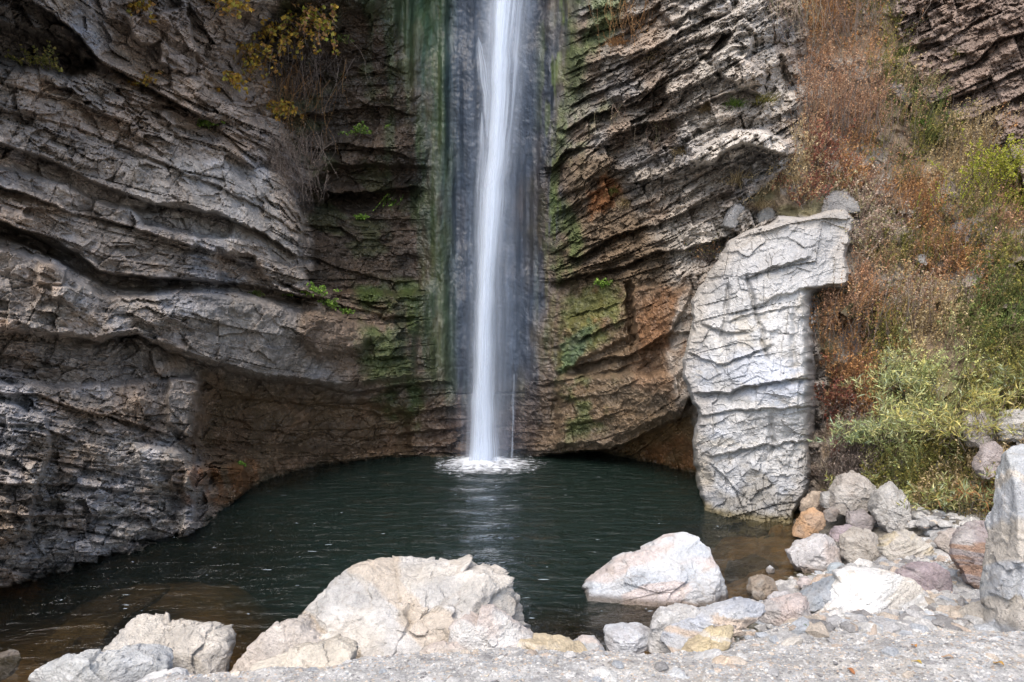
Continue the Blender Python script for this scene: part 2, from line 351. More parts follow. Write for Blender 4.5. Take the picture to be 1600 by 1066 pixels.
D -= block([(60,412),(105,418),(100,445),(60,440)],0.25,3)-block([(80,445),(128,450),(118,475),(85,468)],-0.25,3)
D -= block([(-400,610),(0,625),(70,650),(76,700),(60,760),(50,830),(0,850),(-400,900)],0.4,5)
D -= block([(262,590),(310,600),(313,650),(306,690),(262,660)],0.35,4)
D -= block([(205,700),(285,705),(298,740),(290,765),(230,755)],0.28,5)
D += block([(310,590),(330,580),(560,625),(640,650),(640,700),(340,705),(300,690)],0.35,9)
D -= block([(290,735),(340,722),(385,730),(385,765),(350,800),(345,830),(280,840)],0.45,6)
D -= block([(240,470),(340,478),(350,500),(330,515),(260,500)],0.16,8)
D -= block([(480,475),(560,495),(590,520),(560,545),(500,560),(470,520)],0.22,9)
D -= block([(-400,250),(0,385),(85,415),(160,462),(310,456),(394,467),(470,482),(590,506),(650,508),(650,590),(540,604),(413,588),(338,569),(268,544),(214,519),(158,529),(0,515),(-400,470)],.40,6,.6)
D += block([(-400,150),(0,347),(127,403),(158,426),(240,434),(338,440),(400,448),(470,462),(470,474),(394,460),(310,449),(234,453),(169,449),(85,404),(0,370),(-400,240)],.55,4,.5)
D += block([(-400,130),(0,225),(85,256),(170,296),(260,325),(250,335),(160,318),(85,285),(0,262),(-400,180)],.30,5,.5)
D -= block([(-400,600),(0,600),(100,600),(300,590),(315,650),(300,760),(310,860),(0,920),(-400,960)],.35,6)
# right cliff
D -= block([(1045,-40),(1100,-60),(1130,-10),(1085,14),(1048,38),(1030,20)],0.4,3)
D -= block([(1030,75),(1075,30),(1085,45),(1080,62),(1040,90)],0.3,3)
D -= block([(1035,130),(1100,92),(1125,120),(1100,130),(1045,160)],0.35,3)
D -= block([(1120,85),(1160,30),(1175,45),(1165,95),(1195,120),(1190,150),(1150,130),(1125,110)],0.45,3)
D -= block([(1075,250),(1110,222),(1150,203),(1200,205),(1232,225),(1228,243),(1190,232),(1165,225),(1130,240),(1112,258)],0.55,3)
D -= block([(880,240),(920,235),(960,255),(930,290),(890,300)],0.2,5)
D += block([(975,440),(988,436),(990,540),(985,550),(978,480)],0.35,2)
D -= block([(990,455),(1078,430),(1085,450),(1050,515),(995,552)],0.22,3)
D -= block([(880,500),(975,470),(975,530),(900,570),(870,580)],0.18,4)
D -= block([(875,590),(1060,580),(1075,620),(1060,645),(1000,670),(950,695),(870,700)],0.35,7)
D += block([(940,730),(985,692),(1030,670),(1065,650),(1080,640),(1110,760),(1050,760)],0.25,4)
D -= block([(1220,80),(1240,75),(1250,120),(1232,130)],0.4,4)
D -= block([(1150,0),(1235,-60),(1255,20),(1215,50),(1180,70)],0.3,6)
# bedding steps and facets
lb = wl*0.9; rb = rockR
upper = ss(0, 1, (TL*0+GX-330)/60)*ss(0, 1, (250-GY)/60)          # rubbly top-left slope weakens the beds
amp = 0.75+0.35*vn(WX*.5, WY*.5, WZ*.5, 41)
lam = ss(-.1, .35, fbm(WX*.7, WY*.7, WZ*1.2, 3, 42)); lam = np.clip(lam+ss(600, 640, GY)*(1-ss(290, 330, GX))*.7, 0, 1)
jw = .35*fbm(WX*2, WY*2, WZ*2, 3, 43)
DL = -(0.26*beds(QL, TL, 50, 130, 101, 0.05, 0.35, 0.7)+0.17*(.25+.75*lam)*beds(QL+11, TL, 20, 62, 102, 0.10, 0.5, 0.8)+0.05*(.1+.9*lam)*beds(QL, TL*1.1, 8.5, 38, 103, 0.2, 0.6, 0.7)
       +0.10*facets2(TL/80+jw, QL/40+jw, 108, 0.8)+0.12*facets2(TL/34+jw, QL/22+jw, 104, 0.9, .03)+0.06*facets2(TL/14+jw, QL/8+jw, 105, 0.9, .04)*(.3+.7*lam)+0.018*facets2(TL/7, QL/4.5, 109, 0.9))*amp
flow = ss(0.45, 0.75, 0.5+0.5*fbm(WX*.9, WY*.9, WZ*.9, 3, 107))*0.6
DL = DL*(1-0.35*flow)
wm = ss(330, 420, GX)*ss(500, 540, GY)*0.35+ss(460, 520, GX)*ss(320, 350, GY)*(1-ss(440, 470, GY))*0.5     # smoother worn wall beside the fall
DL = DL*(1-np.clip(wm, 0, .7))
DR = -(0.46*beds(QR, TR, 40, 72, 201, 0.05, 0.30, 0.95)+0.17*beds(QR+7, TR, 18, 42, 202, 0.08, 0.4, 0.9)+0.045*(.3+.7*lam)*beds(QR, TR, 7, 26, 203, 0.2, 0.6, 0.7)
       +0.10*facets2(TR/60+jw, QR/34+jw, 206, 0.9)+0.10*facets2(TR/24+jw, QR/14+jw, 204, 0.9, .04)+0.055*facets2(TR/11+jw, QR/7+jw, 205, 0.9, .06)+0.025*facets2(TR/6, QR/4, 209, 0.9))*amp
wm2 = ss(430, 455, GY)*(1-ss(1075, 1110, GX))*0.85+ss(930, 880, GX)*0.3
DR = DR*(1-np.clip(wm2, 0, .7))
flut = 0.07*vn(GX/11, GY/170, None, 301)+0.10*vn(GX/34, GY/260, None, 302)+0.05*fbm(WX*3, WY*3, WZ*2, 4, 303)+0.10*fbm(WX*.8, WY, WZ*.8, 3, 304)
flut = flut-0.05*beds(qmap([(0,[(0,0),(2000,0)]),(1000,[(0,1000),(2000,1000)])], GX, GY), GX, 58, 90, 305, 0.1, 0.6, .5)*ss(560, 640, GY)
flut = flut-0.35*ss(600,720,GY)*vn(GX/90,GY/60,None,306)*0.5
DH = -0.35*fbm(WX*1.1, WY*1.1, WZ*1.1, 5, 401)-0.08*fbm(WX*6, WY*6, WZ*6, 3, 402)-0.22*ss(0.1,0.45,fbm(WX*1.7,WY*1.7,WZ*1.7,3,403))*facets2(TR/40, QR/24, 404, 0.8)
YF = YB+D*(wl+wr*(1-wh*0.9))+wl*DL+wr*((1-wh)*DR+wh*DH)+wc*flut
rub = fbm(WX*3.2, WY*3.2, WZ*3.2, 5, 51); YF += -0.10*rub*(1-wc)-0.035*fbm(WX*13, WY*13, WZ*13, 3, 52)*(1-.6*wc)
rid = 1-np.abs(fbm(WX*2.1, WY*2.1, WZ*2.6, 4, 53)); YF -= 0.16*(rid-0.7)*(1-wc)
hang = block([(400,60),(530,60),(520,200),(470,300),(430,260)],0.1,12)
YF += hang
PW = at(GX, GY, YF)

def surf(px, row, back=0.0):
    """world point on the cliff surface seen at photograph pixel"""
    i = np.clip(np.searchsorted(RW, row)-1, 0, len(RW)-2); j = np.clip(np.searchsorted(PX, px)-1, 0, len(PX)-2)
    return at(px, row, YF[i, j]-back)

# ---- albedo
def C(*a): return np.array(a, float)
slate = C(.215,.182,.152); blue = C(.195,.188,.188); tan = C(.30,.225,.165); brown = C(.120,.080,.050); dark = C(.05,.038,.026)
orange = C(.27,.115,.04); moss = C(.060,.095,.022); teal = C(.04,.085,.052); wetblue = C(.052,.072,.105); grey = C(.31,.275,.235); pale = C(.42,.385,.34)
def mixc(base, c, m): return base*(1-m[..., None])+c*m[..., None]
def msk(poly, soft=12, thr=None, sc=2.0, seed=0):
    m = ss(-soft, soft, sdf(poly, GX+2.2*(UX-GX), GY+2.2*(UY-GY)))
    if thr is not None: m = m*ss(thr-.15, thr+.15, 0.5+0.5*fbm(WX*sc, WY*sc, WZ*sc, 4, seed+600))
    return m
col = np.zeros(GX.shape+(3,))+slate
nb = fbm(WX*1.1, WY*1.1, WZ*1.6, 4, 61); nt_ = fbm(WX*1.5, WY*1.5, WZ*2.2, 4, 62)
bedc = _h(np.floor(QL/13+.4*nb), np.zeros_like(QL), np.zeros_like(QL), 63); bedr = _h(np.floor(QR/12+.4*nb), np.zeros_like(QR), np.zeros_like(QR), 64)
L_ = col.copy()
L_ = mixc(L_, blue*1.15, ss(0.02, .3, nb)*.9); L_ = mixc(L_, tan, ss(.08, .35, nt_)*.6)
L_ = L_*(1.2+0.4*bedc[..., None])
L_ = mixc(L_, tan*.85, msk([(160,0),(400,0),(420,250),(330,220),(200,160)],20)*.7)
L_ = mixc(L_, tan*1.1, msk([(60,612),(120,628),(190,640),(245,670),(240,682),(150,660),(60,628)],5)*.8)
L_ = mixc(L_, blue*1.7, msk([(-100,630),(75,655),(300,690),(305,840),(100,880),(-100,900)],10,.5,2.2,1)*.75); L_ = mixc(L_, C(.22,.15,.085), msk([(-100,680),(300,700),(305,840),(-100,900)],10,.5,1.8,31)*.55)
L_ = mixc(L_, pale*.9, msk([(0,430),(350,450),(640,500),(560,600),(300,560),(0,520)],14,.58,2.4,2)*.5)
L_ = mixc(L_, pale*.95, msk([(200,690),(300,700),(300,830),(200,850),(0,900),(0,700)],10,.56,3.0,3)*.75)
L_ = mixc(L_, pale*.85, msk([(210,230),(440,280),(468,400),(380,400),(200,330)],16)*.6)
L_ = mixc(L_, grey*.8, msk([(300,455),(600,520),(600,600),(420,590),(300,540)],16)*.5)
wetb = msk([(312,585),(420,600),(600,615),(800,590),(800,800),(340,800),(300,700)],26); L_ = mixc(L_, C(.140,.088,.044), wetb*.92)
L_ = mixc(L_, tan*C(.62,.52,.42), wetb*ss(.0,.3,nt_)*.7)
L_ = mixc(L_, orange*.8, msk([(290,735),(400,725),(400,780),(340,790),(285,790)],8,.45,4,4)*.7)
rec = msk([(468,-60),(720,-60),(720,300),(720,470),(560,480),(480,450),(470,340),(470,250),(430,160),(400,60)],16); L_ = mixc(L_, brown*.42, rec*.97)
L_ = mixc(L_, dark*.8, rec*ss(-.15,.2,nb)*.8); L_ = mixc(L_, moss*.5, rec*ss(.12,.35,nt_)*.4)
bw = msk([(470,460),(740,480),(740,600),(560,605),(480,560)],22); L_ = mixc(L_, brown*1.35, bw*.8)
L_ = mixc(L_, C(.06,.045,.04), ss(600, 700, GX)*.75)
L_ = mixc(L_, moss*.9, msk([(560,440),(660,440),(660,660),(600,660),(560,560)],16,.5,2.2,6)*.8)
L_ = mixc(L_, dark*.9, msk([(-400,-700),(60,0),(150,100),(120,125),(0,110),(-400,100)],14)*.8)  # overhang shade of the upper-left corner and gully, put into the albedo
R_ = np.zeros_like(col)+grey*.95
R_ = mixc(R_, blue*1.4, ss(0, .3, nb)*.6); R_ = mixc(R_, tan*.85, ss(-.15, .2, nt_)*.8); R_ = R_*(0.82+0.36*bedr[..., None])
R_ = mixc(R_, pale*1.1, msk([(1030,-60),(1180,-60),(1230,120),(1240,260),(1100,280),(1040,150)],20)*.55)
R_ = mixc(R_, pale*1.25, msk([(1075,250),(1110,222),(1150,203),(1200,205),(1232,225),(1228,243),(1112,258)],5)*.7)
lowr = msk([(760,800),(760,600),(830,230),(950,240),(1010,330),(1050,400),(1085,440),(1070,600),(1090,800),(850,800)],24); R_ = mixc(R_, C(.135,.092,.052), lowr*.85)
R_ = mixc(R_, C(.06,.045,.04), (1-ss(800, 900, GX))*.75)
R_ = mixc(R_, tan*C(.72,.60,.50), msk([(985,455),(1080,430),(1100,520),(1060,620),(990,600)],14)*.7)
R_ = mixc(R_, orange, msk([(925,300),(950,285),(972,300),(950,325),(925,345)],6)*.8)
R_ = mixc(R_, orange*.8, msk([(995,500),(1030,450),(1060,470),(1030,540),(998,550)],12,.4,2,7)*.45)
R_ = mixc(R_, orange*.75, msk([(880,560),(890,500),(930,460),(950,470),(910,530)],6,.42,3,8)*.8)
R_ = mixc(R_, C(.105,.12,.035), msk([(860,560),(880,470),(960,430),(975,490),(940,530),(880,590)],10,.42,3,9)*.8)
R_ = mixc(R_, C(.075,.115,.055), msk([(872,582),(880,530),(925,505),(915,545),(890,580)],5)*.85)
R_ = mixc(R_, moss*1.1, msk([(860,300),(905,330),(915,400),(880,440),(860,440)],10,.38,3,10)*.75)
R_ = mixc(R_, moss*1.2, msk([(880,0),(905,-100),(1000,-60),(960,60),(925,90),(890,200),(950,170),(900,240),(860,260)],14,.42,2.5,11)*.75)
R_ = mixc(R_, C(.16,.10,.045), msk([(940,740),(985,690),(1030,668),(1080,645),(1100,770),(1030,770)],5)*.95)
R_ = mixc(R_, orange*.55, msk([(985,740),(1010,700),(1080,680),(1100,770)],10,.45,3,12)*.7)
R_ = mixc(R_, moss*.9, msk([(870,590),(960,590),(940,680),(880,700)],12,.5,3,13)*.7)
R_ = mixc(R_, pale*1.15, msk([(1040,300),(1140,270),(1150,390),(1100,440),(1040,440)],16,.42,2.2,21)*.7)
R_ = mixc(R_, pale*1.05, msk([(1030,540),(1062,470),(1095,440),(1095,640),(1060,620)],10,.4,3,22)*.7)
R_ = mixc(R_, slate*C(.95,.82,.78), stt*.85)
Cc = np.zeros_like(col)+wetblue*.62
edgeL = 1-ss(665, 722, GX); edgeR = ss(828, 872, GX)
sn = fbm(GX/22, GY/140, None, 4, 71); sn2 = fbm(GX/9, GY/60, None, 3, 72)
Cc = mixc(Cc, teal, np.clip(edgeL*1.0+sn*.5*(1-ss(690,720,GX)), 0, 1)); Cc = mixc(Cc, moss*C(.9,.8,1.1), edgeL*ss(-.1,.3,sn)*.65)
Cc = mixc(Cc, brown*.9, ss(-.1,.2,sn2)*.4*(edgeL*.8+edgeR)); Cc = mixc(Cc, moss*1.1, edgeR*ss(0,.2,sn2)*.8); Cc = mixc(Cc, slate*.7, ss(825,850,GX)*ss(0,.3,sn)*.5)
Cc = Cc*(1+.45*sn2[..., None])
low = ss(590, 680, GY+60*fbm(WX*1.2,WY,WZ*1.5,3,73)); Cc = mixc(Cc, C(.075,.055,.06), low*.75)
Hc = np.zeros_like(col)+C(.20,.15,.10); Hc = mixc(Hc, C(.17,.16,.07), ss(0,.3,nb)*.6); Hc = mixc(Hc, grey*.9, ss(.0,.2,nt_)*.85)
R2 = mixc(R_, Hc, wh)
stk = .5*fbm(GX/16, GY/110, None, 4, 74)+.5*fbm(WX*1.5, WY*1.5, WZ*.8, 4, 75)
cwl = 1-ss(-40, 55, GX-bL+95*stk); cwr = ss(-60, 40, GX-bR+95*stk); cwl, cwr = cwl*(1-cwr), cwr*(1-cwl*(1-cwr)); cwc = np.clip(1-cwl-cwr, 0, 1)
edge_moss = np.clip(1.15-np.abs(GX-bL+5)/75, 0, 1)*ss(-.15, .2, stk)+np.clip(1-np.abs(GX-bR-5)/55, 0, 1)*ss(0, .3, stk)
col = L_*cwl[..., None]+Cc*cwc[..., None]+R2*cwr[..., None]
col = mixc(col, C(.046,.058,.028), np.clip(edge_moss*1.2, 0, 1)*.72*(1-ss(560, 680, GY)))
col = mixc(col, C(.035,.035,.02), (1-ss(0.0,.10,PW[..., 2]+.05*vn(WX*4,WY*4,None,9)))*.7)
col = mixc(col, C(.40,.24,.11)*(1+.5*rub[..., None]), (1-ss(-.16,-.04,PW[..., 2]))*ss(-1.6,-1.0,PW[..., 2])*.95)   # algae-brown rock below the waterline       # dark wet tide line at the water
col = np.clip(col, .01, .9)
wet = np.clip(wc+wetb*.9+rec*.6+bw*.6+lowr*.7*(GY > 440)+(1-ss(.0,.25,PW[..., 2])), 0, 1)*(1-.8*wh)

def grid_faces(ny, nx):
    i = np.arange(ny-1)[:, None]*nx+np.arange(nx-1)[None]
    return np.stack([i, i+nx, i+nx+1, i+1], -1)            # faces towards the pool
GF = grid_faces(*GX.shape)
cellx = 0.5*(GX[:-1, :-1]+GX[1:, 1:]); cl = bL[:-1, :-1]; cr = bR[:-1, :-1]; hh = wh[:-1, :-1] > .5
def sub(name, m, mat):
    f = GF[m]; u, inv = np.unique(f.ravel(), return_inverse=True)
    o = mesh_obj(name, PW.reshape(-1, 3)[u], inv.reshape(-1, 4), mat, col=col.reshape(-1, 3)[u], wet=wet.ravel()[u], smooth=False)
    return tag(o, kind='structure')
# keep hillside foot out of the bank: everything is one continuous rock surface in four pieces
sub('left_cliff', cellx < cl, M_CLIFF); sub('waterfall_wall', (cellx >= cl) & (cellx < cr), M_WALL)
sub('right_cliff', (cellx >= cr) & ~hh, M_CLIFF); sub('hillside', (cellx >= cr) & hh, M_HILL)

# ------------------------------------------------------------------ pale rock pillar
PIL = [(1098,436),(1120,408),(1138,378),(1165,362),(1200,350),(1214,337),(1250,338),(1290,330),(1318,330),(1332,345),(1330,380),(1322,400),(1330,425),(1324,446),(1306,462),(1290,480),(1288,520),(1288,560),(1290,600),(1282,650),(1290,690),(1270,730),(1262,770),(1240,800),(1240,822),(1215,830),(1215,900),(1090,900),(1097,785),(1088,745),(1085,690),(1092,640),(1078,615),(1066,590),(1068,560),(1080,520),(1080,470),(1088,450)]
def build_pillar():
    px = np.arange(1040, 1360, 1.6); rw = np.arange(310, 910, 1.6); X, Y = np.meshgrid(px, rw)
    yb = rbf(np.array([(1090,760,11.9),(1090,600,12.0),(1090,450,12.4),(1160,800,11.3),(1160,600,11.5),(1160,450,11.9),(1160,370,12.2),(1230,820,10.95),(1230,600,11.2),(1230,450,11.6),(1230,340,12.0),(1290,700,11.6),(1290,500,11.8),(1320,340,12.3),(1320,430,11.9)], float), X, Y)
    P = at(X, Y, yb); x, y, z = P[..., 0], P[..., 1], P[..., 2]
    ux = X+6*fbm(x*2, y*2, z*2, 4, 14)+2.5*vn(x*11, y*11, z*11, 15); uy = Y+5*fbm(x*2, y*2, z*2, 4, 16)
    s = sdf(PIL, ux, uy)
    q = Y+X*0.22+9*fbm(x*.9, y*.9, z*.9, 3, 17); t = X-Y*0.1
    jp = .25*fbm(x*3, y*3, z*3, 3, 520)
    d = -(0.11*beds(q, t, 62, 95, 501, .02, .20, .85)+.040*beds(q+15, t+30, 30, 44, 502, .04, .25, .9)+.028*facets2(t/34+jp, q/22+jp, 503, .7)+.012*facets2(t/13+jp, q/10+jp, 504, .7)+.005*facets2(t/6, q/5, 505, .8))
    rough = ss(640, 720, Y); d = d-rough*.03*facets2(t/16, q/11, 506, .9)
    def ck(pts, a, w, vert=False):
        p = np.array(pts, float)
        if vert:
            e = X-np.interp(Y, p[:, 1], p[:, 0])-3*vn(y*6, z*6, None, 18); m = ss(p[0, 1]-12, p[0, 1]+5, Y)*(1-ss(p[-1, 1]-5, p[-1, 1]+12, Y))
            return m*a*np.exp(-(e/w)**2)
        e = Y-np.interp(X, p[:, 0], p[:, 1])-3*vn(x*6, z*6, None, 19)-1.5*vn(x*15, z*15, None, 20); m = ss(p[0, 0]-12, p[0, 0]+5, X)*(1-ss(p[-1, 0]-5, p[-1, 0]+12, X))
        return m*a*(np.where(e > 0, ss(0, 3, e)*np.exp(-e/w), 0)-.3*np.where(e <= 0, np.exp(e/w), np.exp(-e/1.5)))
    d = d+ck([(1165,432),(1200,420),(1240,405),(1262,402)], .15, 7)+ck([(1180,478),(1220,460),(1262,448)], .13, 6)+ck([(1262,450),(1330,440)], .30, 10)
    d = d+ck([(1090,612),(1140,612),(1180,600),(1225,592),(1270,590)], .28, 7)+ck([(1095,648),(1150,640),(1230,637),(1280,632)], .16, 5)
    d = d+ck([(1110,712),(1160,700),(1230,690),(1290,684)], .16, 6)+ck([(1080,548),(1120,570),(1150,560),(1200,540)], .14, 5)
    d = d+ck([(1110,725),(1130,742),(1150,765),(1160,790)], .12, 6)+ck([(1140,500),(1180,490),(1250,476)], .10, 4)
    d = d+ck([(1100,505),(1135,520),(1165,515)], .14, 5)
    d = d+ck([(1165,430),(1178,470),(1190,520),(1200,560)], .12, 3.5, True)+ck([(1245,470),(1240,520),(1243,590)], .08, 4, True)+ck([(1205,650),(1208,690),(1200,720)], .1, 4, True)
    d = d+ck([(1138,450),(1132,500),(1125,540)], .12, 4, True)
    side = .9*ss(1254, 1286, ux)*ss(446, 462, Y)+.1*ss(1255, 1320, ux)                                            # shaded right flank
    d = d+side*1.2+0.25*ss(0,1,(X-1150)/-90)
    d = d-.025*fbm(x*4, y*4, z*4, 4, 508)-.006*fbm(x*16, y*16, z*16, 3, 509)
    s_in = np.clip(s, -6, 60)
    d = d+.30*(1-ss(0, 6, s_in))**2
    yf = yb+d
    skirt = s < 0
    depth = np.where(skirt, np.clip(-s/3.0, 0, 1)*1.9, 0)
    yf = yf+depth
    keep = s > -5
    V = at(X, Y, yf)
    # shrink skirt towards the outline so that the flank runs straight back
    f = grid_faces(*X.shape); k = keep[:-1, :-1] & keep[1:, 1:] & keep[1:, :-1] & keep[:-1, 1:]
    f = f[k]; u, inv = np.unique(f.ravel(), return_inverse=True)
    w1 = C(.49,.485,.475); c = np.zeros(X.shape+(3,))+w1
    nz = fbm(x*1.5, y*1.5, z*1.5, 4, 510); n2 = fbm(x*3.5, y*3.5, z*6, 4, 511)
    c = mixc(c, C(.46,.49,.55), ss(0, .35, nz)*.7); c = mixc(c, C(.50,.455,.38), ss(.14, .4, n2)*.5); c = mixc(c, C(.37,.41,.47), ss(690,780,Y)*ss(-.2,.15,nz)*.6)
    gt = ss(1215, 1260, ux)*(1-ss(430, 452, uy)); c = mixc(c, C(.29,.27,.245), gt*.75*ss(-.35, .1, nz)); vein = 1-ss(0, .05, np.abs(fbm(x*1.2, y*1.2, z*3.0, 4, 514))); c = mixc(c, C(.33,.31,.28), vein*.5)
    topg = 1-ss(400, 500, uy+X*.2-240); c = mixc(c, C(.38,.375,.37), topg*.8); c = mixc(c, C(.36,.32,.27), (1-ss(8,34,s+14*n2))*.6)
    side_shade = ss(1254, 1268, ux)*ss(440, 460, Y); c = mixc(c, C(.20,.18,.165), side_shade*.85)  # shade on the right flank painted into its colour
    lowc = ss(700, 760, Y)*ss(-.25, .2, n2); c = mixc(c, C(.22,.23,.25), lowc*.6); c = mixc(c, C(.24,.20,.13), ss(680,740,Y)*ss(0,.3,nz)*.5)
    c = mixc(c, C(.13,.10,.03), (1-ss(.03, .14, V[..., 2]))*.8)
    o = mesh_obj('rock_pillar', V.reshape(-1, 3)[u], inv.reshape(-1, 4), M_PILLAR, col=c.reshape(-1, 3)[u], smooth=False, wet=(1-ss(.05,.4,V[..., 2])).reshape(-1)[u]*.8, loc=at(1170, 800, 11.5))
    tag(o, 'tall white cracked rock pillar rising from the right edge of the pool', 'rock pillar')
build_pillar()

# ------------------------------------------------------------------ ground: bank of gravel and pool bed in one sheet
POOL = [(-9,5.1),(-4,5.2),(-2.6,5.35),(-1.9,5.6),(-1.2,5.9),(-.3,6.05),(0.7,6.15),(1.25,6.4),(1.75,6.85),(2.2,7.4),(2.6,8.1),(2.95,8.55),(3.3,9.0),(3.55,9.6),(3.75,10.4),(3.95,11.1),(4.8,11.6),(4.8,14),(3.5,18),(-4.5,18),(-7,14),(-9,10)]
def ground_z(x, y):
    d = sdf(POOL, x, y)
    wd = 0.5+.45*ss(.9, 2.6, x)+.8*ss(2.4, 3.2, x)*ss(8, 8.6, y)
    zo = 0.47*ss(0, 1, -d/wd)+0.09*fbm(x*1.3, y*1.3, None, 4, 801)*ss(0, .5, -d)
    zo = zo-.08*ss(1.0, 3.0, x)*ss(5.5, 7, y)+.18*ss(3.4, 5.5, x)*ss(8.0, 10, y)+.10*ss(1.0,3.0,x)*(1-ss(5.5,7,y))+.17*(1-ss(5.1,5.9,y))*ss(0, .5, -d)+.25*ss(6, 12, np.abs(x))+0.02*np.clip(-y, 0, 50)*.3
    sl = ss(-1.8, -3.8, x)*ss(13.0, 10.0, y)
    zi = -np.minimum(2.6-2.0*sl, d*(.32+.5*ss(.6, 2.5, d)))+.12*fbm(x*1.6, y*1.6, None, 4, 802)-.02
    return np.where(d > 0, np.minimum(zi, -.01), np.maximum(zo, 0)+(.0))+.015*fbm(x*7, y*7, None, 3, 803)
gx = axis(-400, 400, -4.2, 6.5, .022, 25); gy = axis(-400, 400, 4.3, 11.5, .022, 25)
# keep the ground inside the gorge: the far side ends behind the cliffs
gy = gy[gy < 30]
X, Y = np.meshgrid(gx, gy); Z = ground_z(X, Y)
d_ = sdf(POOL, X, Y)
Z = Z+np.where((Y > 18.5), .5, 0)+.006*vn(X*38, Y*38, None, 805)*(d_ < 0)
gn = fbm(X*1.2, Y*1.2, None, 4, 804); g2 = fbm(X*8, Y*8, None, 3, 806)
gc = np.zeros(X.shape+(3,))+C(.60,.58,.55); gc = mixc(gc, C(.62,.57,.50), ss(0, .4, gn)*.6); gc = mixc(gc, C(.36,.355,.35), ss(-.05, .3, g2)*.4)
gc = mixc(gc, C(.19,.165,.12), ss(3.0, 4.5, X)*ss(7, 8.2, Y)*.8); gc = mixc(gc, C(.10,.075,.045), ss(-.12, .02, d_)*.95)
cobble = facets2(X*2.1, Y*2.1, 808, .3, .12)
gc = mixc(gc, C(.44,.27,.12), ss(0, .05, d_)*(.75+.25*ss(-.3,.8,cobble))); gc = mixc(gc, C(.03,.05,.035), ss(2.6, 4.2, d_-4*ss(-1.8,-3.8,X)*ss(13.0,10.0,Y)))
Z = Z+np.where(d_ > .15, .10*cobble*(1-ss(2, 3, d_)), 0)
Z = np.where(d_ > 0, np.minimum(Z, -.015), Z)
tag(mesh_obj('ground', np.stack([X, Y, Z], -1).reshape(-1, 3), grid_faces(*X.shape)[..., ::-1].reshape(-1, 4), M_GRAVEL, col=gc.reshape(-1, 3), wet=np.clip(ss(-.25, 0, d_), 0, 1).ravel()), kind='structure')

# ------------------------------------------------------------------ water
def water_mat():
    m, t = new_mat('pool_water'); L = t.links.new
    out = N(t, 'ShaderNodeOutputMaterial')
    geo = N(t, 'ShaderNodeNewGeometry')
    mp = N(t, 'ShaderNodeMapping'); mp.inputs['Scale'].default_value = (1.0, 2.2, 1.0); L(geo.outputs['Position'], mp.inputs[0])
    n1 = N(t, 'ShaderNodeTexNoise', Scale=2.6, Detail=4.0, Roughness=0.6, Distortion=.4); L(mp.outputs[0], n1.inputs['Vector'])
    n2 = N(t, 'ShaderNodeTexNoise', Scale=10.0, Detail=3.0, Roughness=0.55, Distortion=.6); L(mp.outputs[0], n2.inputs['Vector'])
    b1 = N(t, 'ShaderNodeBump', Strength=0.9, Distance=0.15); L(n1.outputs['Fac'], b1.inputs['Height'])
    b2 = N(t, 'ShaderNodeBump', Strength=0.5, Distance=0.02); L(n2.outputs['Fac'], b2.inputs['Height']); L(b1.outputs[0], b2.inputs['Normal'])
    gl = N(t, 'ShaderNodeBsdfGlossy'); gl.inputs['Roughness'].default_value = 0.06; gl.inputs['Color'].default_value = (.95, .97, 1, 1); L(b2.outputs[0], gl.inputs['Normal'])
    tr = N(t, 'ShaderNodeBsdfTransparent'); tr.inputs[0].default_value = (.68, .66, .56, 1)
    df = N(t, 'ShaderNodeBsdfDiffuse'); df.inputs[0].default_value = (.009, .017, .014, 1)
    # clarity falls with distance from the shallow rim
    at_ = N(t, 'ShaderNodeAttribute', attribute_name='wet')
    m1 = N(t, 'ShaderNodeMixShader'); L(at_.outputs['Fac'], m1.inputs[0]); L(tr.outputs[0], m1.inputs[1]); L(df.outputs[0], m1.inputs[2])
    fr = N(t, 'ShaderNodeFresnel', IOR=1.33); L(b2.outputs[0], fr.inputs['Normal'])
    m2 = N(t, 'ShaderNodeMixShader'); L(fr.outputs[0], m2.inputs[0]); L(m1.outputs[0], m2.inputs[1]); L(gl.outputs[0], m2.inputs[2]); L(m2.outputs[0], out.inputs[0])
    return m
wx = axis(-14, 8, -6, 4.8, .05, .5); wy = axis(5.6, 18.5, 6, 17, .05, .5); X, Y = np.meshgrid(wx, wy)
d_ = sdf(POOL, X, Y); R0 = np.hypot((X+.72)/1.2, Y-15.3)
Z = .006*fbm(X*1.6, Y*3.2, None, 3, 811)+.010*np.sin(R0*9+2*vn(X*.8, Y*.8, None, 3))*np.exp(-R0/3.5)
shallow = 1-ss(.5+1.3*ss(-1, -4, X), 2.0+2.0*ss(-1, -4, X), d_+.5*fbm(X*.9, Y*.9, None, 3, 812))
sl_ = ss(-1.7, -4.0, X+.8*fbm(X*.8, Y*.8, None, 3, 8))*ss(12.5, 9.0, Y); opac = np.clip(.12+.88*(1-shallow)*(1-.78*sl_), 0, 1)
tag(mesh_obj('water', np.stack([X, Y, Z], -1).reshape(-1, 3), grid_faces(*X.shape)[..., ::-1].reshape(-1, 4), water_mat(), wet=opac.ravel()), kind='structure')

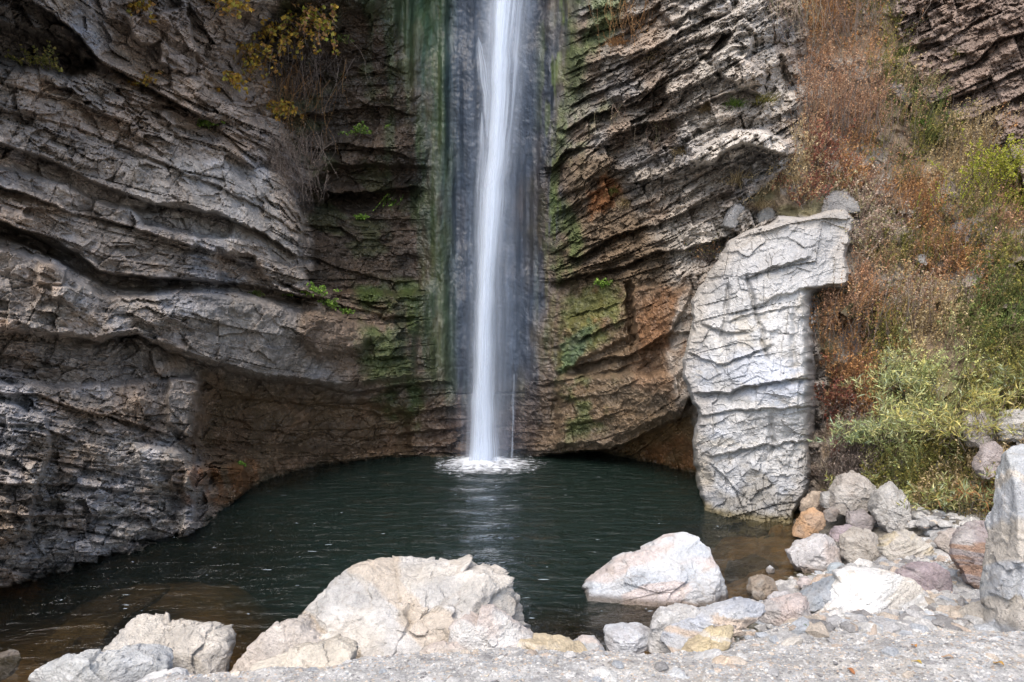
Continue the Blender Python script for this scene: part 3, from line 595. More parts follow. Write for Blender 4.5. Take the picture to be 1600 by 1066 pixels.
# ------------------------------------------------------------------ waterfall
def fall_mat(name, dens, streak, ux=24.0, vy=0.55, edge=0.35, lo=.3, hi=.7, col=(.76, .84, .96)):
    m, t = new_mat(name); L = t.links.new
    out = N(t, 'ShaderNodeOutputMaterial'); uv = N(t, 'ShaderNodeUVMap'); uv.uv_map = 'UVMap'
    sp = N(t, 'ShaderNodeSeparateXYZ'); L(uv.outputs[0], sp.inputs[0])
    mp = N(t, 'ShaderNodeMapping'); mp.inputs['Scale'].default_value = (ux, vy, 1); L(uv.outputs[0], mp.inputs[0])
    n1 = N(t, 'ShaderNodeTexNoise', Scale=1.0, Detail=5.0, Roughness=0.6, Distortion=.25); L(mp.outputs[0], n1.inputs['Vector'])
    r = N(t, 'ShaderNodeMapRange'); r.inputs['From Min'].default_value = lo; r.inputs['From Max'].default_value = hi; r.inputs['To Min'].default_value = 1-streak; r.inputs['To Max'].default_value = 1.0; L(n1.outputs['Fac'], r.inputs[0])
    # soft edges across the sheet
    a = N(t, 'ShaderNodeMath', operation='SUBTRACT'); L(sp.outputs[0], a.inputs[0]); a.inputs[1].default_value = .5
    b = N(t, 'ShaderNodeMath', operation='ABSOLUTE'); L(a.outputs[0], b.inputs[0])
    e = N(t, 'ShaderNodeMapRange', interpolation_type='SMOOTHSTEP'); e.inputs['From Min'].default_value = .5; e.inputs['From Max'].default_value = .5-edge; e.inputs['To Min'].default_value = 0; e.inputs['To Max'].default_value = dens; L(b.outputs[0], e.inputs[0])
    mu = N(t, 'ShaderNodeMath', operation='MULTIPLY', use_clamp=True); L(r.outputs[0], mu.inputs[0]); L(e.outputs[0], mu.inputs[1])
    d = N(t, 'ShaderNodeBsdfDiffuse'); d.inputs[0].default_value = (*col, 1); tl = N(t, 'ShaderNodeBsdfTranslucent'); tl.inputs[0].default_value = (*col, 1)
    mm = N(t, 'ShaderNodeMixShader'); mm.inputs[0].default_value = .25; L(d.outputs[0], mm.inputs[1]); L(tl.outputs[0], mm.inputs[2])
    tr = N(t, 'ShaderNodeBsdfTransparent'); mx = N(t, 'ShaderNodeMixShader'); L(mu.outputs[0], mx.inputs[0]); L(tr.outputs[0], mx.inputs[1]); L(mm.outputs[0], mx.inputs[2]); L(mx.outputs[0], out.inputs[0])
    return m
fall = empty('waterfall', (-.65, 15.2, 0))
tag(fall, 'thin white waterfall dropping down the mossy wall into the pool', 'waterfall')
def sheet(name, pts, Yc, bulge, mat, vofs=0.0):
    """pts: (row, left px, right px)"""
    p = np.array(pts, float); rows = np.linspace(p[0, 0], p[-1, 0], 120); u = np.linspace(0, 1, 25)
    l = np.interp(rows, p[:, 0], p[:, 1])+1.5*vn(rows/30, rows*0, None, 5); r = np.interp(rows, p[:, 0], p[:, 2])+1.5*vn(rows/26, rows*0, None, 6)
    U, R = np.meshgrid(u, rows); Xp = l[:, None]*(1-U)+r[:, None]*U
    Yd = Yc-bulge*np.sin(U*math.pi)
    V = at(Xp, R, Yd); uv = np.stack([U, V[..., 2]+vofs], -1)
    f = grid_faces(*U.shape).reshape(-1, 4)
    return mesh_obj(name, V.reshape(-1, 3)-np.array(fall.location), f, mat, parent=fall, uv=uv.reshape(-1, 2))
sheet('water_stream', [(-300,768,806),(0,767,803),(80,766,799),(200,762,792),(300,752,787),(450,743,777),(600,735,774),(720,727,777)], 15.15, .22, fall_mat('white_water_core', 1.6, .25, 12, .25, .42))
sheet('water_stream', [(-300,752,842),(0,748,840),(80,744,832),(200,748,818),(300,738,802),(450,735,786),(600,727,783),(720,718,792)], 15.05, .25, fall_mat('white_water_streaks', .75, .9, 16, .4, .5, .35, .66), 3.3)
sheet('water_stream', [(58,746,748),(75,741,760),(110,743,766),(150,750,768),(215,760,764)], 15.2, .05, fall_mat('white_water_side', .6, .8, 9, .9, .45), 7.0)
sheet('water_stream', [(175,752,754),(215,746,762),(300,739,766),(380,739,766),(470,750,756)], 15.2, .05, fall_mat('white_water_side_b', .55, .9, 9, .7, .45), 9.0)
sheet('water_trickle', [(585,800,806),(640,799,805),(715,796,804)], 15.6, .02, fall_mat('trickle_water', .45, .8, 3, 1.5, .45), 2.0)
sheet('water_veil', [(-300,690,880),(0,700,868),(200,700,860),(450,690,850),(720,690,835)], 15.35, .15, fall_mat('water_veil', .22, .85, 22, .30, .48, .3, .75, (.50, .62, .82)), 12.0)
sheet('water_veil', [(-300,735,850),(0,738,850),(200,735,825),(450,722,812),(720,712,810)], 14.95, .2, fall_mat('water_spray', .36, .7, 14, .4, .5, .3, .75, (.75, .83, .95)), 19.0)
# foam where it lands
def foam_mat():
    m, t = new_mat('foam'); L = t.links.new
    out = N(t, 'ShaderNodeOutputMaterial'); at_ = N(t, 'ShaderNodeAttribute', attribute_name='wet')
    geo = N(t, 'ShaderNodeNewGeometry'); mp = N(t, 'ShaderNodeMapping'); mp.inputs['Scale'].default_value = (5, 9, 5); L(geo.outputs['Position'], mp.inputs[0])
    n1 = N(t, 'ShaderNodeTexNoise', Scale=1.2, Detail=6.0, Roughness=0.7, Distortion=.5); L(mp.outputs[0], n1.inputs['Vector'])
    s = N(t, 'ShaderNodeMath', operation='ADD'); L(n1.outputs['Fac'], s.inputs[0]); L(at_.outputs['Fac'], s.inputs[1])
    r = N(t, 'ShaderNodeMapRange'); r.inputs['From Min'].default_value = 0.98; r.inputs['From Max'].default_value = 1.34; L(s.outputs[0], r.inputs[0])
    d = N(t, 'ShaderNodeBsdfDiffuse'); d.inputs[0].default_value = (.85, .89, .95, 1); tr = N(t, 'ShaderNodeBsdfTransparent')
    mx = N(t, 'ShaderNodeMixShader'); L(r.outputs[0], mx.inputs[0]); L(tr.outputs[0], mx.inputs[1]); L(d.outputs[0], mx.inputs[2]); L(mx.outputs[0], out.inputs[0])
    return m
cx, cy = -.65, 15.0
X, Y = np.meshgrid(np.linspace(-2.6, 2.2, 150), np.linspace(12.6, 15.9, 130))
ex = np.where(X < cx, (X-cx)/1.15, (X-cx)/1.7); ey = (Y-cy)/1.5; rr = np.sqrt(ex**2+ey**2)
Z = .022+.12*np.exp(-(rr/.36)**2)*(.7+.5*vn(X*7, Y*9, None, 3))+.012*vn(X*8, Y*16, None, 4)
amt = np.clip(.88-.60*rr, 0, 1)*(rr < 1.5)
f = grid_faces(*X.shape)[..., ::-1].reshape(-1, 4); am = amt.ravel(); f = f[(am[f] > 0).any(1)]
mesh_obj('foam', np.stack([X, Y, Z], -1).reshape(-1, 3)-np.array(fall.location), f, foam_mat(), parent=fall, wet=am)
# flecks of foam drifting on the pool: nobody could count them
fv, ff = [], []
for _ in range(90):
    px_ = rng.uniform(60, 1130); rw_ = 740+rng.random()**.8*230; q = at(px_, rw_, 1.0); k = -CAMZ/(q[2]-CAMZ); x, y = q[0]*k, q[1]*k
    if sdf(POOL, np.array([x]), np.array([y]))[0] < .15 or y > 15: continue
    a, b = rng.uniform(.006, .03)*(2.2 if rng.random() < .3 else 1), rng.uniform(.004, .010); n0 = len(fv); th0 = rng.uniform(-.3, .3)
    for i in range(8):
        th = i*math.pi/4; rr_ = rng.uniform(.6, 1.15)
        lx, ly = a*rr_*math.cos(th), b*rr_*math.sin(th)
        fv.append((x+lx*math.cos(th0)-ly*math.sin(th0), y+lx*math.sin(th0)+ly*math.cos(th0), .022))
    ff.append([n0+i for i in range(8)])
m_f, t_ = new_mat('foam_fleck'); o_ = N(t_, 'ShaderNodeOutputMaterial'); d_b = N(t_, 'ShaderNodeBsdfDiffuse'); d_b.inputs[0].default_value = (.42, .48, .52, 1); t_.links.new(d_b.outputs[0], o_.inputs[0])
tag(mesh_obj('foam_flecks', fv, ff, m_f, smooth=False), kind='stuff')

# ------------------------------------------------------------------ boulders from traced outlines
def boulder(name, label, cat, poly, Y, T, c1, c2=None, seed=0, n=110, cuts=5, boxy=.62, strata=0.0, tilt=0.0, group=None, rough=1.0, c3=None, noclip=False):
    P = np.array(poly, float); c = P.mean(0)
    # area centroid
    x, y = P[:, 0], P[:, 1]; x2, y2 = np.roll(x, -1), np.roll(y, -1); cr_ = x*y2-x2*y; A = cr_.sum()/2
    c = np.array([((x+x2)*cr_).sum()/(6*A), ((y+y2)*cr_).sum()/(6*A)])
    rs = np.random.default_rng(1000+seed)
    nph = n*2; nt2 = n
    ph = np.linspace(0, 2*math.pi, nph, endpoint=False)
    rad = np.full(nph, 0.0)
    for k in range(nph):
        dx, dy = math.cos(ph[k]), math.sin(ph[k])
        for i in range(len(P)):
            a = P[i]-c; b = P[(i+1) % len(P)]-c; e = b-a
            den = dx*e[1]-dy*e[0]
            if abs(den) < 1e-9: continue
            tt = (a[0]*e[1]-a[1]*e[0])/den; uu = (a[0]*dy-a[1]*dx)/den
            if tt > 0 and -1e-6 <= uu <= 1+1e-6: rad[k] = max(rad[k], tt)
    rad = (np.roll(rad, 1)+2*rad+np.roll(rad, -1))/4
    nt2 = nt2//2*2; vv = np.linspace(0, 1, nt2//2+1); tq = np.arcsin(np.clip(np.sin(vv*math.pi/2)**(1/boxy), 0, 1)); th = np.concatenate([tq, math.pi-tq[:-1][::-1]])
    g = np.sin(th)**boxy; dz = np.sign(np.cos(th))*np.abs(np.cos(th))**.8
    s = Y/F
    LX = (g[:, None]*rad*np.cos(ph))*s; LZ = -(g[:, None]*rad*np.sin(ph))*s; LY = -T*np.repeat(dz[:, None], nph, 1)
    V = np.stack([LX, LY, LZ], -1)
    if not noclip:
        for k in range(cuts+(9 if n < 125 else 4)):
            nn = np.array([rs.normal()*.55, -abs(rs.normal())-.45, abs(rs.normal())*.7-.05]); nn /= np.linalg.norm(nn)
            sup = (V@nn).max(); dd = sup*rs.uniform(.56, .86); ov = np.maximum(V@nn-dd, 0); V = V-ov[..., None]*nn*.93
    ctr = at(c[0], c[1], Y); W = V+ctr
    size = max(np.ptp(P[:, 0]), np.ptp(P[:, 1]))*s; x, y, z = W[..., 0]+seed*3.1, W[..., 1], W[..., 2]
    k = 1.0/size
    rd = V/np.maximum(np.linalg.norm(V, axis=-1, keepdims=True), 1e-6)
    disp = size*rough*(.034*fbm(x*k*3, y*k*3, z*k*3, 4, seed)+.026*facets3(x*k*3.2+.3*vn(x*k*6,z*k*6,None,seed), y*k*3.2, z*k*3.2, seed+50, .7)+.010*facets3(x*k*12, y*k*12, z*k*12, seed+51)+.008*fbm(x*k*14, y*k*14, z*k*14, 4, seed+1))
    qq = (z*math.cos(tilt)+x*math.sin(tilt)+.3*y)
    if strata: disp = disp+strata*size*(beds(qq/size*100, x/size*100, 9, 40, seed+60, .2, .6, .5)-.5)*.06+strata*size*.02*vn(qq*k*40, x*k*4, None, seed)
    disp = disp-size*rough*.006*(1-ss(0, .07, np.abs(fbm(x*k*2.2, y*k*2.2, z*k*2.2, 3, seed+70))))
    W = W+rd*disp[..., None]
    ci = np.zeros(x.shape+(3,))+np.array(c1)
    nn_ = fbm(x*k*3, y*k*3, z*k*3, 4, seed+80); n3_ = fbm(qq*k*9, x*k*2, None, 4, seed+81)
    if c2 is not None: ci = mixc(ci, np.array(c2), ss(-.25, .3, nn_)*.6)
    if c3 is not None: ci = mixc(ci, np.array(c3), ss(.05, .25, n3_)*.75)
    ci = ci*(1+.16*n3_[..., None])*.97; ci = mixc(ci, C(.30,.25,.19), (1-ss(0,.035,np.abs(fbm(x*k*3,y*k*3,z*k*3,4,seed+83))))*.35)
    ci = mixc(ci, C(.09,.06,.03), (1-ss(.02, .09, W[..., 2]))*.8)
    nv = W.reshape(-1, 3); i = np.arange(nt2)[:, None]*nph+np.arange(nph)[None]; j = np.arange(nt2)[:, None]*nph+(np.arange(nph)[None]+1) % nph
    fc = np.stack([i, j, j+nph, i+nph], -1)[1:-1].reshape(-1, 4)
    caps_a = np.arange(nph)+nph; # close the poles with small fans as quads
    V2 = np.concatenate([nv, nv[:1], nv[-1:]]); C2 = np.concatenate([ci.reshape(-1, 3), ci.reshape(-1, 3)[:1], ci.reshape(-1, 3)[-1:]])
    base = len(nv); q1 = []
    for a in range(0, nph, 2):
        q1.append([base, nph+a, nph+(a+2) % nph, base] if False else [base, nph+(a) % nph, nph+(a+1) % nph, nph+(a+2) % nph][::1])
        o_ = (nt2-1)*nph; q1.append([base+1, o_+(a+2) % nph, o_+(a+1) % nph, o_+a])
    fc = np.concatenate([fc[:, ::1], np.array(q1)])
    fc = fc[:, ::-1]
    # compact unused pole rings
    u, inv = np.unique(fc.ravel(), return_inverse=True)
    o = mesh_obj(name, V2[u], inv.reshape(-1, 4), M_BOULDER, col=np.clip(C2[u], .01, .85), wet=(1-ss(.02, .12, V2[u][:, 2])), loc=ctr)
    return tag(o, label, cat, group)
cream = (.62,.57,.50); pinkc = (.56,.44,.38); lgrey = (.50,.50,.50); bluw = (.50,.53,.57); ochre = (.54,.44,.30); white = (.70,.69,.66); mauve = (.36,.30,.31); dgrey = (.25,.235,.22); tanc = (.45,.36,.27)
BL = [
 ('boulder','large cream and grey boulder at the front shore, left of centre','boulder',[(465,1040),(468,975),(480,955),(500,940),(520,920),(545,901),(572,893),(600,898),(640,894),(690,893),(712,898),(735,892),(765,905),(795,918),(805,935),(815,965),(822,990),(815,1040),(700,1075),(560,1080)],6.25,.75,cream,lgrey,1,190,4,.55,.25,.5,1.2,(.50,.42,.33)),
 ('boulder','wide blocky cream boulder with a split face, near the bottom left corner','boulder',[(150,1080),(160,1025),(172,1000),(182,986),(207,981),(245,984),(300,989),(350,995),(357,1010),(350,1035),(335,1085),(230,1110)],6.1,.42,(.58,.53,.46),(.42,.40,.37),2,130,4,.5,.3,.9,1.1,None),
 ('boulder','long low grey-white boulder in the bottom left corner','boulder',[(20,1085),(32,1064),(60,1050),(100,1038),(150,1031),(200,1026),(236,1028),(262,1046),(250,1060),(262,1095),(150,1120),(30,1120)],5.5,.4,(.55,.55,.53),(.40,.42,.45),3,120,4,.5,.3,.3,1.0,None),
 ('rock','small white wedge of rock poking up beside the long low boulder at bottom left','rock',[(195,1075),(225,1062),(260,1056),(280,1062),(292,1085),(240,1100)],5.1,.2,white,lgrey,4,50,3,.55,0,0,1.0,None),
 ('boulder','sloping pinkish cream slab left of the large front boulder','boulder',[(335,1075),(352,1050),(375,1030),(400,1006),(425,986),(445,976),(466,975),(480,990),(530,1000),(570,1020),(540,1080),(420,1110)],5.95,.45,(.60,.53,.46),(.50,.46,.42),5,120,4,.55,.2,-.6,1.0,None),
 ('rock','low tan rock half buried in gravel in front of the sloping slab','rock',[(375,1080),(384,1047),(420,1035),(470,1018),(530,1008),(560,1020),(540,1060),(460,1110)],5.4,.3,(.60,.54,.45),(.50,.44,.36),6,90,3,.55,0,0,1.0,None),
 ('rock','small grey stone at the left edge of the picture on the shore','rock',[(-14,1060),(-8,1025),(8,1018),(24,1021),(28,1035),(20,1052),(5,1062)],6.7,.12,(.36,.36,.36),(.5,.5,.5),7,50,4,.55,0,0,1.0,None),
 ('rock','angular pink and white rock leaning on the large front boulder','rock',[(690,1025),(702,990),(725,970),(745,977),(750,956),(770,954),(800,974),(830,998),(838,1010),(800,1040),(740,1040)],5.75,.28,(.62,.60,.57),pinkc,8,90,6,.55,.15,-.6,1.1,None),
 ('rock','low pinkish stone at the foot of the large front boulder','rock',[(640,1040),(655,1018),(690,1008),(720,1010),(735,1025),(720,1045)],5.6,.16,(.55,.47,.41),cream,9,60,4,.6,0,0,1.0,None),
 ('rock','flat yellow-ochre rock on the shore gravel, near the centre','rock',[(790,1045),(797,1018),(815,1003),(850,1003),(890,1006),(915,1018),(928,1040),(860,1050)],5.7,.25,(.62,.52,.36),ochre,10,70,4,.6,.1,0,.9,cream),
 ('rock','round grey rock right beside the flat yellow-ochre one','rock',[(885,1030),(893,1009),(910,998),(930,999),(945,1015),(948,1035),(915,1045)],5.95,.16,(.50,.50,.49),lgrey,11,60,4,.6,0,0,.8,(.55,.46,.40)),
 ('rock','blocky dark-faced rock at the water edge below the half-submerged boulder','rock',[(943,1012),(945,986),(975,980),(1004,979),(1020,990),(1022,1008),(1000,1020),(955,1022)],6.45,.2,(.52,.53,.55),(.38,.36,.36),12,70,6,.5,.2,0,1.0,None),
 ('rock','upright pale rock with a squared top between the blocky rock and the long grey slab','rock',[(1012,1020),(1020,975),(1035,956),(1060,952),(1096,955),(1098,970),(1088,990),(1050,1020)],6.35,.25,(.60,.58,.55),lgrey,13,80,5,.5,.2,.2,1.0,None),
 ('rock','long pale grey slab with a rusty seam, lying along the shore','rock',[(1036,1012),(1042,990),(1070,974),(1120,962),(1170,947),(1195,944),(1212,960),(1160,985),(1085,1015)],6.2,.3,(.52,.54,.58),(.58,.57,.55),14,100,5,.5,.5,.25,1.0,(.55,.42,.30)),
 ('rock','grey and pink slab above the gravel, left of the broad white slab','rock',[(1190,975),(1192,958),(1218,946),(1245,937),(1264,935),(1272,948),(1266,968),(1235,978)],6.55,.25,(.45,.42,.40),(.50,.40,.36),15,80,5,.5,.4,.4,1.0,None),
 ('rock','thin blue-grey slate lying against the broad white slab','rock',[(1245,945),(1262,930),(1300,912),(1320,904),(1326,918),(1300,938),(1258,950)],6.9,.22,(.34,.37,.40),(.40,.40,.40),16,60,4,.5,.3,.4,.7,None),
 ('boulder','broad bright white slab resting on the gravel at right','boulder',[(1262,985),(1270,962),(1275,944),(1300,927),(1318,915),(1315,902),(1340,896),(1400,897),(1430,909),(1445,925),(1452,968),(1400,985),(1330,990)],6.75,.42,(.74,.73,.70),(.66,.66,.66),17,140,6,.42,.25,-.5,.6,(.60,.55,.48)),
 ('boulder','big pale boulder with blue and pink bands standing in the pool','boulder',[(900,960),(916,924),(930,911),(948,899),(960,885),(990,872),(1020,860),(1045,848),(1078,842),(1100,848),(1114,862),(1120,880),(1127,905),(1136,925),(1134,960),(1110,1000),(1000,1000)],8.15,.62,(.60,.60,.60),(.46,.51,.57),18,170,6,.46,.16,-.25,.55,(.55,.46,.42)),
 ('boulder','pinkish grey boulder on the far right waterline under the scrub','boulder',[(1234,866),(1248,851),(1290,838),(1310,846),(1320,866),(1316,884),(1290,900),(1250,900),(1240,880)],8.95,.32,(.52,.50,.49),(.50,.41,.36),19,90,5,.55,.2,.3,1.0,None),
 ('boulder','brown-grey boulder sunk in earth just right of the pinkish waterline boulder','boulder',[(1318,870),(1322,842),(1345,828),(1374,838),(1384,856),(1374,878),(1335,884)],8.9,.3,(.42,.38,.33),(.44,.41,.37),20,80,5,.55,.1,0,1.0,None),
 ('boulder','cream layered boulder below the willow shrub','boulder',[(1380,868),(1383,848),(1400,838),(1432,836),(1460,855),(1468,874),(1458,895),(1415,895)],8.2,.3,(.58,.54,.47),(.44,.40,.36),21,100,5,.55,.6,-.4,1.0,(.50,.42,.28)),
 ('boulder','mauve-grey tilted slab behind the broad white slab','boulder',[(1398,915),(1410,898),(1440,889),(1466,886),(1492,902),(1508,928),(1500,948),(1450,955)],7.3,.32,mauve,(.42,.38,.37),22,90,5,.5,.4,.6,1.0,None),
 ('boulder','purple-brown boulder with a rusty streak beside the tall right-edge rock','boulder',[(1503,880),(1506,858),(1522,840),(1560,820),(1605,808),(1650,820),(1650,900),(1575,925),(1540,935),(1515,910)],7.2,.45,(.40,.34,.33),(.52,.50,.47),23,120,5,.55,.15,.2,1.0,(.38,.22,.13)),
 ('boulder','tall smooth grey-white rock cut off by the right picture edge','boulder',[(1552,1000),(1556,950),(1566,905),(1574,860),(1577,800),(1581,740),(1588,705),(1605,692),(1660,690),(1700,800),(1710,1010),(1600,1020)],6.2,.4,(.50,.51,.50),(.42,.43,.46),24,170,4,.5,.1,.9,.8,(.50,.44,.36)),
 ('rock','low flat tan rock at the foot of the tall right-edge rock','rock',[(1508,985),(1512,966),(1535,950),(1560,945),(1590,960),(1600,1000),(1550,1000)],6.35,.25,(.48,.44,.38),(.40,.37,.33),52,70,4,.55,.3,.2,1.0,None),
 ('rock','rusty orange rock at the waterline by the foot of the white pillar','rock',[(1240,838),(1246,822),(1256,802),(1275,795),(1291,806),(1288,822),(1266,842)],10.1,.22,(.48,.30,.17),(.42,.32,.24),25,60,5,.6,0,0,1.0,None),
 ('rock','elongated tan rock leaning above the rusty orange one','rock',[(1250,800),(1254,788),(1270,769),(1284,769),(1286,782),(1270,798),(1256,804)],10.5,.16,(.46,.37,.28),(.36,.28,.22),26,50,5,.6,.2,.9,1.0,None),
 ('rock','squarish grey rock at the right foot of the white pillar','rock',[(1284,792),(1285,772),(1305,768),(1310,781),(1300,795)],10.4,.16,(.40,.39,.37),dgrey,27,40,5,.5,0,0,1.0,None),
 ('rock','small dark brown stone right of the rusty orange rock','rock',[(1286,812),(1290,800),(1303,792),(1314,798),(1305,812),(1294,816)],10.1,.12,(.26,.22,.19),dgrey,28,40,5,.6,0,0,1.0,None),
 ('boulder','large brown-grey boulder half hidden by willow leaves at the foot of the slope','boulder',[(1300,800),(1305,772),(1320,746),(1345,738),(1366,752),(1372,778),(1350,800),(1320,805)],10.2,.4,(.40,.36,.32),(.46,.44,.41),29,90,6,.55,.1,0,1.0,None),
 ('boulder','striped grey boulder with a white cap inside the willow shrub','boulder',[(1366,800),(1374,772),(1400,757),(1418,768),(1422,790),(1412,830),(1385,838)],9.6,.35,(.44,.42,.39),(.55,.53,.50),30,90,5,.55,.4,1.2,1.0,None),
 ('boulder','pale weathered rock high in the willow leaves near the right edge','boulder',[(1506,672),(1518,650),(1545,642),(1566,654),(1572,680),(1555,700),(1520,700)],9.9,.35,(.50,.45,.42),(.40,.36,.33),31,70,5,.55,.4,.2,1.0,None),
 ('boulder','layered pale outcrop at the right picture edge above the tall rock','boulder',[(1565,670),(1575,648),(1600,640),(1640,640),(1650,690),(1600,700),(1575,690)],9.6,.3,(.48,.46,.43),(.36,.34,.32),32,70,5,.5,.8,.1,1.0,None),
 ('rock','brown rock leaning out of the leaves below the pale weathered rock','rock',[(1525,735),(1540,700),(1560,690),(1572,705),(1560,735),(1535,748)],9.2,.2,(.36,.31,.29),(.45,.40,.38),33,50,5,.55,.2,0,1.0,None),
 ('rock','knobbly brown stone breaking the water right of the big pool boulder','rock',[(1170,925),(1174,911),(1195,901),(1214,908),(1218,925),(1200,935),(1182,935)],8.1,.2,(.33,.27,.21),(.45,.42,.38),34,60,6,.6,0,0,1.4,None),
 ('rock','small pink-white stone on the waterline, left of its tan neighbour','rock',[(1246,914),(1252,906),(1262,902),(1273,911),(1264,919),(1252,919)],8.2,.1,(.56,.50,.48),None,35,36,5,.6,0,0,1.0,None),
 ('rock','small tan triangular stone between the pink-white stone and the slate','rock',[(1268,915),(1276,904),(1286,902),(1295,911),(1285,918),(1272,919)],8.1,.1,(.50,.40,.32),None,36,36,5,.6,0,0,1.0,None),
 ('rock','thin pale flake of stone lying at the shallow edge near the knobbly stone','rock',[(1198,936),(1210,928),(1236,924),(1241,932),(1230,940),(1204,941)],7.7,.1,(.52,.50,.50),None,37,36,4,.6,0,0,1.0,None),
 ('rock','flat blue-grey stone below the pinkish waterline boulder','rock',[(1294,893),(1300,883),(1318,880),(1324,888),(1316,896),(1300,898)],8.3,.1,(.40,.44,.46),None,38,36,4,.6,0,0,1.0,None),
 ('rock','small square blue-grey stone above the left end of the white slab','rock',[(1291,906),(1293,896),(1310,893),(1314,903),(1306,910),(1295,910)],7.9,.09,(.38,.42,.45),None,39,36,4,.55,0,0,1.0,None),
 ('rock','white chip of stone standing in the shallows','rock',[(1196,892),(1204,884),(1212,890),(1210,897),(1200,897)],8.9,.06,(.56,.58,.60),None,40,24,4,.6,0,0,1.0,None),
 ('rock','yellow-brown slanting slab on the front gravel right of centre','rock',[(1060,1050),(1066,1030),(1082,1008),(1110,990),(1150,982),(1164,992),(1136,1008),(1104,1028),(1080,1052)],5.9,.2,(.60,.50,.32),ochre,41,90,4,.55,.1,.4,1.1,cream),
 ('rock','grey-white stone tucked below the yellow-brown slab','rock',[(1068,1060),(1088,1032),(1110,1022),(1130,1018),(1132,1030),(1104,1052),(1080,1064)],5.55,.14,(.58,.57,.55),None,42,50,4,.6,0,0,1.0,None),
 ('rock','cream stone with an orange tinge at the bottom edge, right of centre','rock',[(1090,1075),(1106,1044),(1138,1031),(1170,1037),(1160,1054),(1120,1080)],5.3,.16,(.64,.56,.47),(.62,.48,.34),43,60,4,.6,0,0,1.0,None),
 ('rock','flat pale slab at the bottom edge below the yellow-ochre rock','rock',[(795,1080),(812,1060),(850,1052),(890,1056),(908,1075),(850,1090)],5.0,.2,(.60,.58,.53),None,44,60,4,.6,0,0,.8,None),
 ('rock','second pale slab at the bottom edge, nearest the middle, right of the first','rock',[(912,1078),(920,1056),(945,1050),(968,1062),(985,1080),(940,1090)],5.0,.18,(.60,.59,.56),None,45,50,4,.6,0,0,.8,None),
 ('rock','grey-white slab at the bottom edge left of the orange-tinged cream stone','rock',[(1030,1078),(1044,1058),(1064,1052),(1090,1066),(1092,1082),(1050,1090)],5.05,.16,(.56,.57,.57),None,46,50,4,.6,0,0,.8,None),
 ('rock','small pinkish cream stone lying alone on gravel under the white slab','rock',[(1282,994),(1284,980),(1298,976),(1307,986),(1304,998),(1290,1001)],6.0,.08,(.58,.49,.42),None,47,36,4,.6,0,0,1.0,None),
 ('rock','narrow half-buried cream stone in the gravel left of the lone pinkish stone','rock',[(1214,1030),(1220,1014),(1238,1001),(1260,997),(1252,1010),(1234,1026)],5.75,.1,(.58,.54,.48),None,48,36,3,.6,0,0,.8,None),
 ('rock','grey block showing through the dead twigs at the foot of the slope','rock',[(1325,820),(1330,802),(1352,798),(1368,812),(1360,828),(1335,832)],9.7,.2,(.28,.25,.24),None,49,40,5,.55,0,0,1.0,None),
 ('rock','mauve-tinged flat stone between the brown rock and the twiggy bank','rock',[(1296,842),(1310,826),(1335,822),(1345,834),(1325,846)],9.4,.2,(.36,.30,.31),None,50,40,4,.6,0,0,1.0,None),
 ('rock','pinkish rock at the upper end of the gravel, right of the cream layered boulder','rock',[(1466,852),(1478,836),(1502,828),(1515,842),(1500,862),(1478,866)],8.2,.22,(.50,.42,.38),(.55,.50,.44),51,60,5,.6,.2,0,1.0,None),
]
for b in BL:
    (nm, lb_, ct, poly, Yd, T, c1, c2, sd_, n_, cuts, boxy, strat, tilt, rough, c3) = b
    boulder(nm, lb_, ct, poly, Yd, T, c1, c2, sd_, n_, cuts, boxy, strat, tilt, None, rough, c3)
for i, (lb_, poly, c1) in enumerate([
 ('grey rock hump poking from the weeds just above the pillar top',[(1255,326),(1275,306),(1300,292),(1322,296),(1336,310),(1340,334),(1290,340)],(.30,.29,.28)),
 ('narrow slanting grey slab in the scrub left of the vivid green grass',[(1385,112),(1398,118),(1412,140),(1424,162),(1412,168),(1395,155),(1384,135)],(.24,.21,.19)),
 ('pale round stone in the weeds right of the cream shrub',[(1434,404),(1440,397),(1450,398),(1452,408),(1444,413),(1436,411)],(.45,.44,.42)),
 ('grey boulder buried in rusty weeds below the yellow-green bush',[(1486,365),(1500,345),(1525,340),(1545,352),(1540,378),(1505,385)],(.24,.21,.20)),
 ('dark boulder in the shadowed cavity right of the pillar flank',[(1300,545),(1305,515),(1322,505),(1340,515),(1342,550),(1320,560)],(.20,.17,.16)),
 ('small white-topped rock on the brow at the upper left of the pillar',[(1180,346),(1188,328),(1204,318),(1214,326),(1210,342),(1195,352)],(.34,.33,.31)),
 ('tilted pale block on the brow left of the white-topped rock',[(1130,352),(1142,322),(1155,312),(1164,322),(1158,345),(1145,358)],(.34,.33,.32))]):
    cpx = np.mean([p[0] for p in poly]); crw = np.mean([p[1] for p in poly]); Yd = float(surf(cpx, crw)[1])
    boulder('rock', lb_, 'rock', poly, Yd-.05, .3, c1, tuple(.75*v for v in c1), 90+i, 60, 5, .5, .3, .4, None, 1.1)
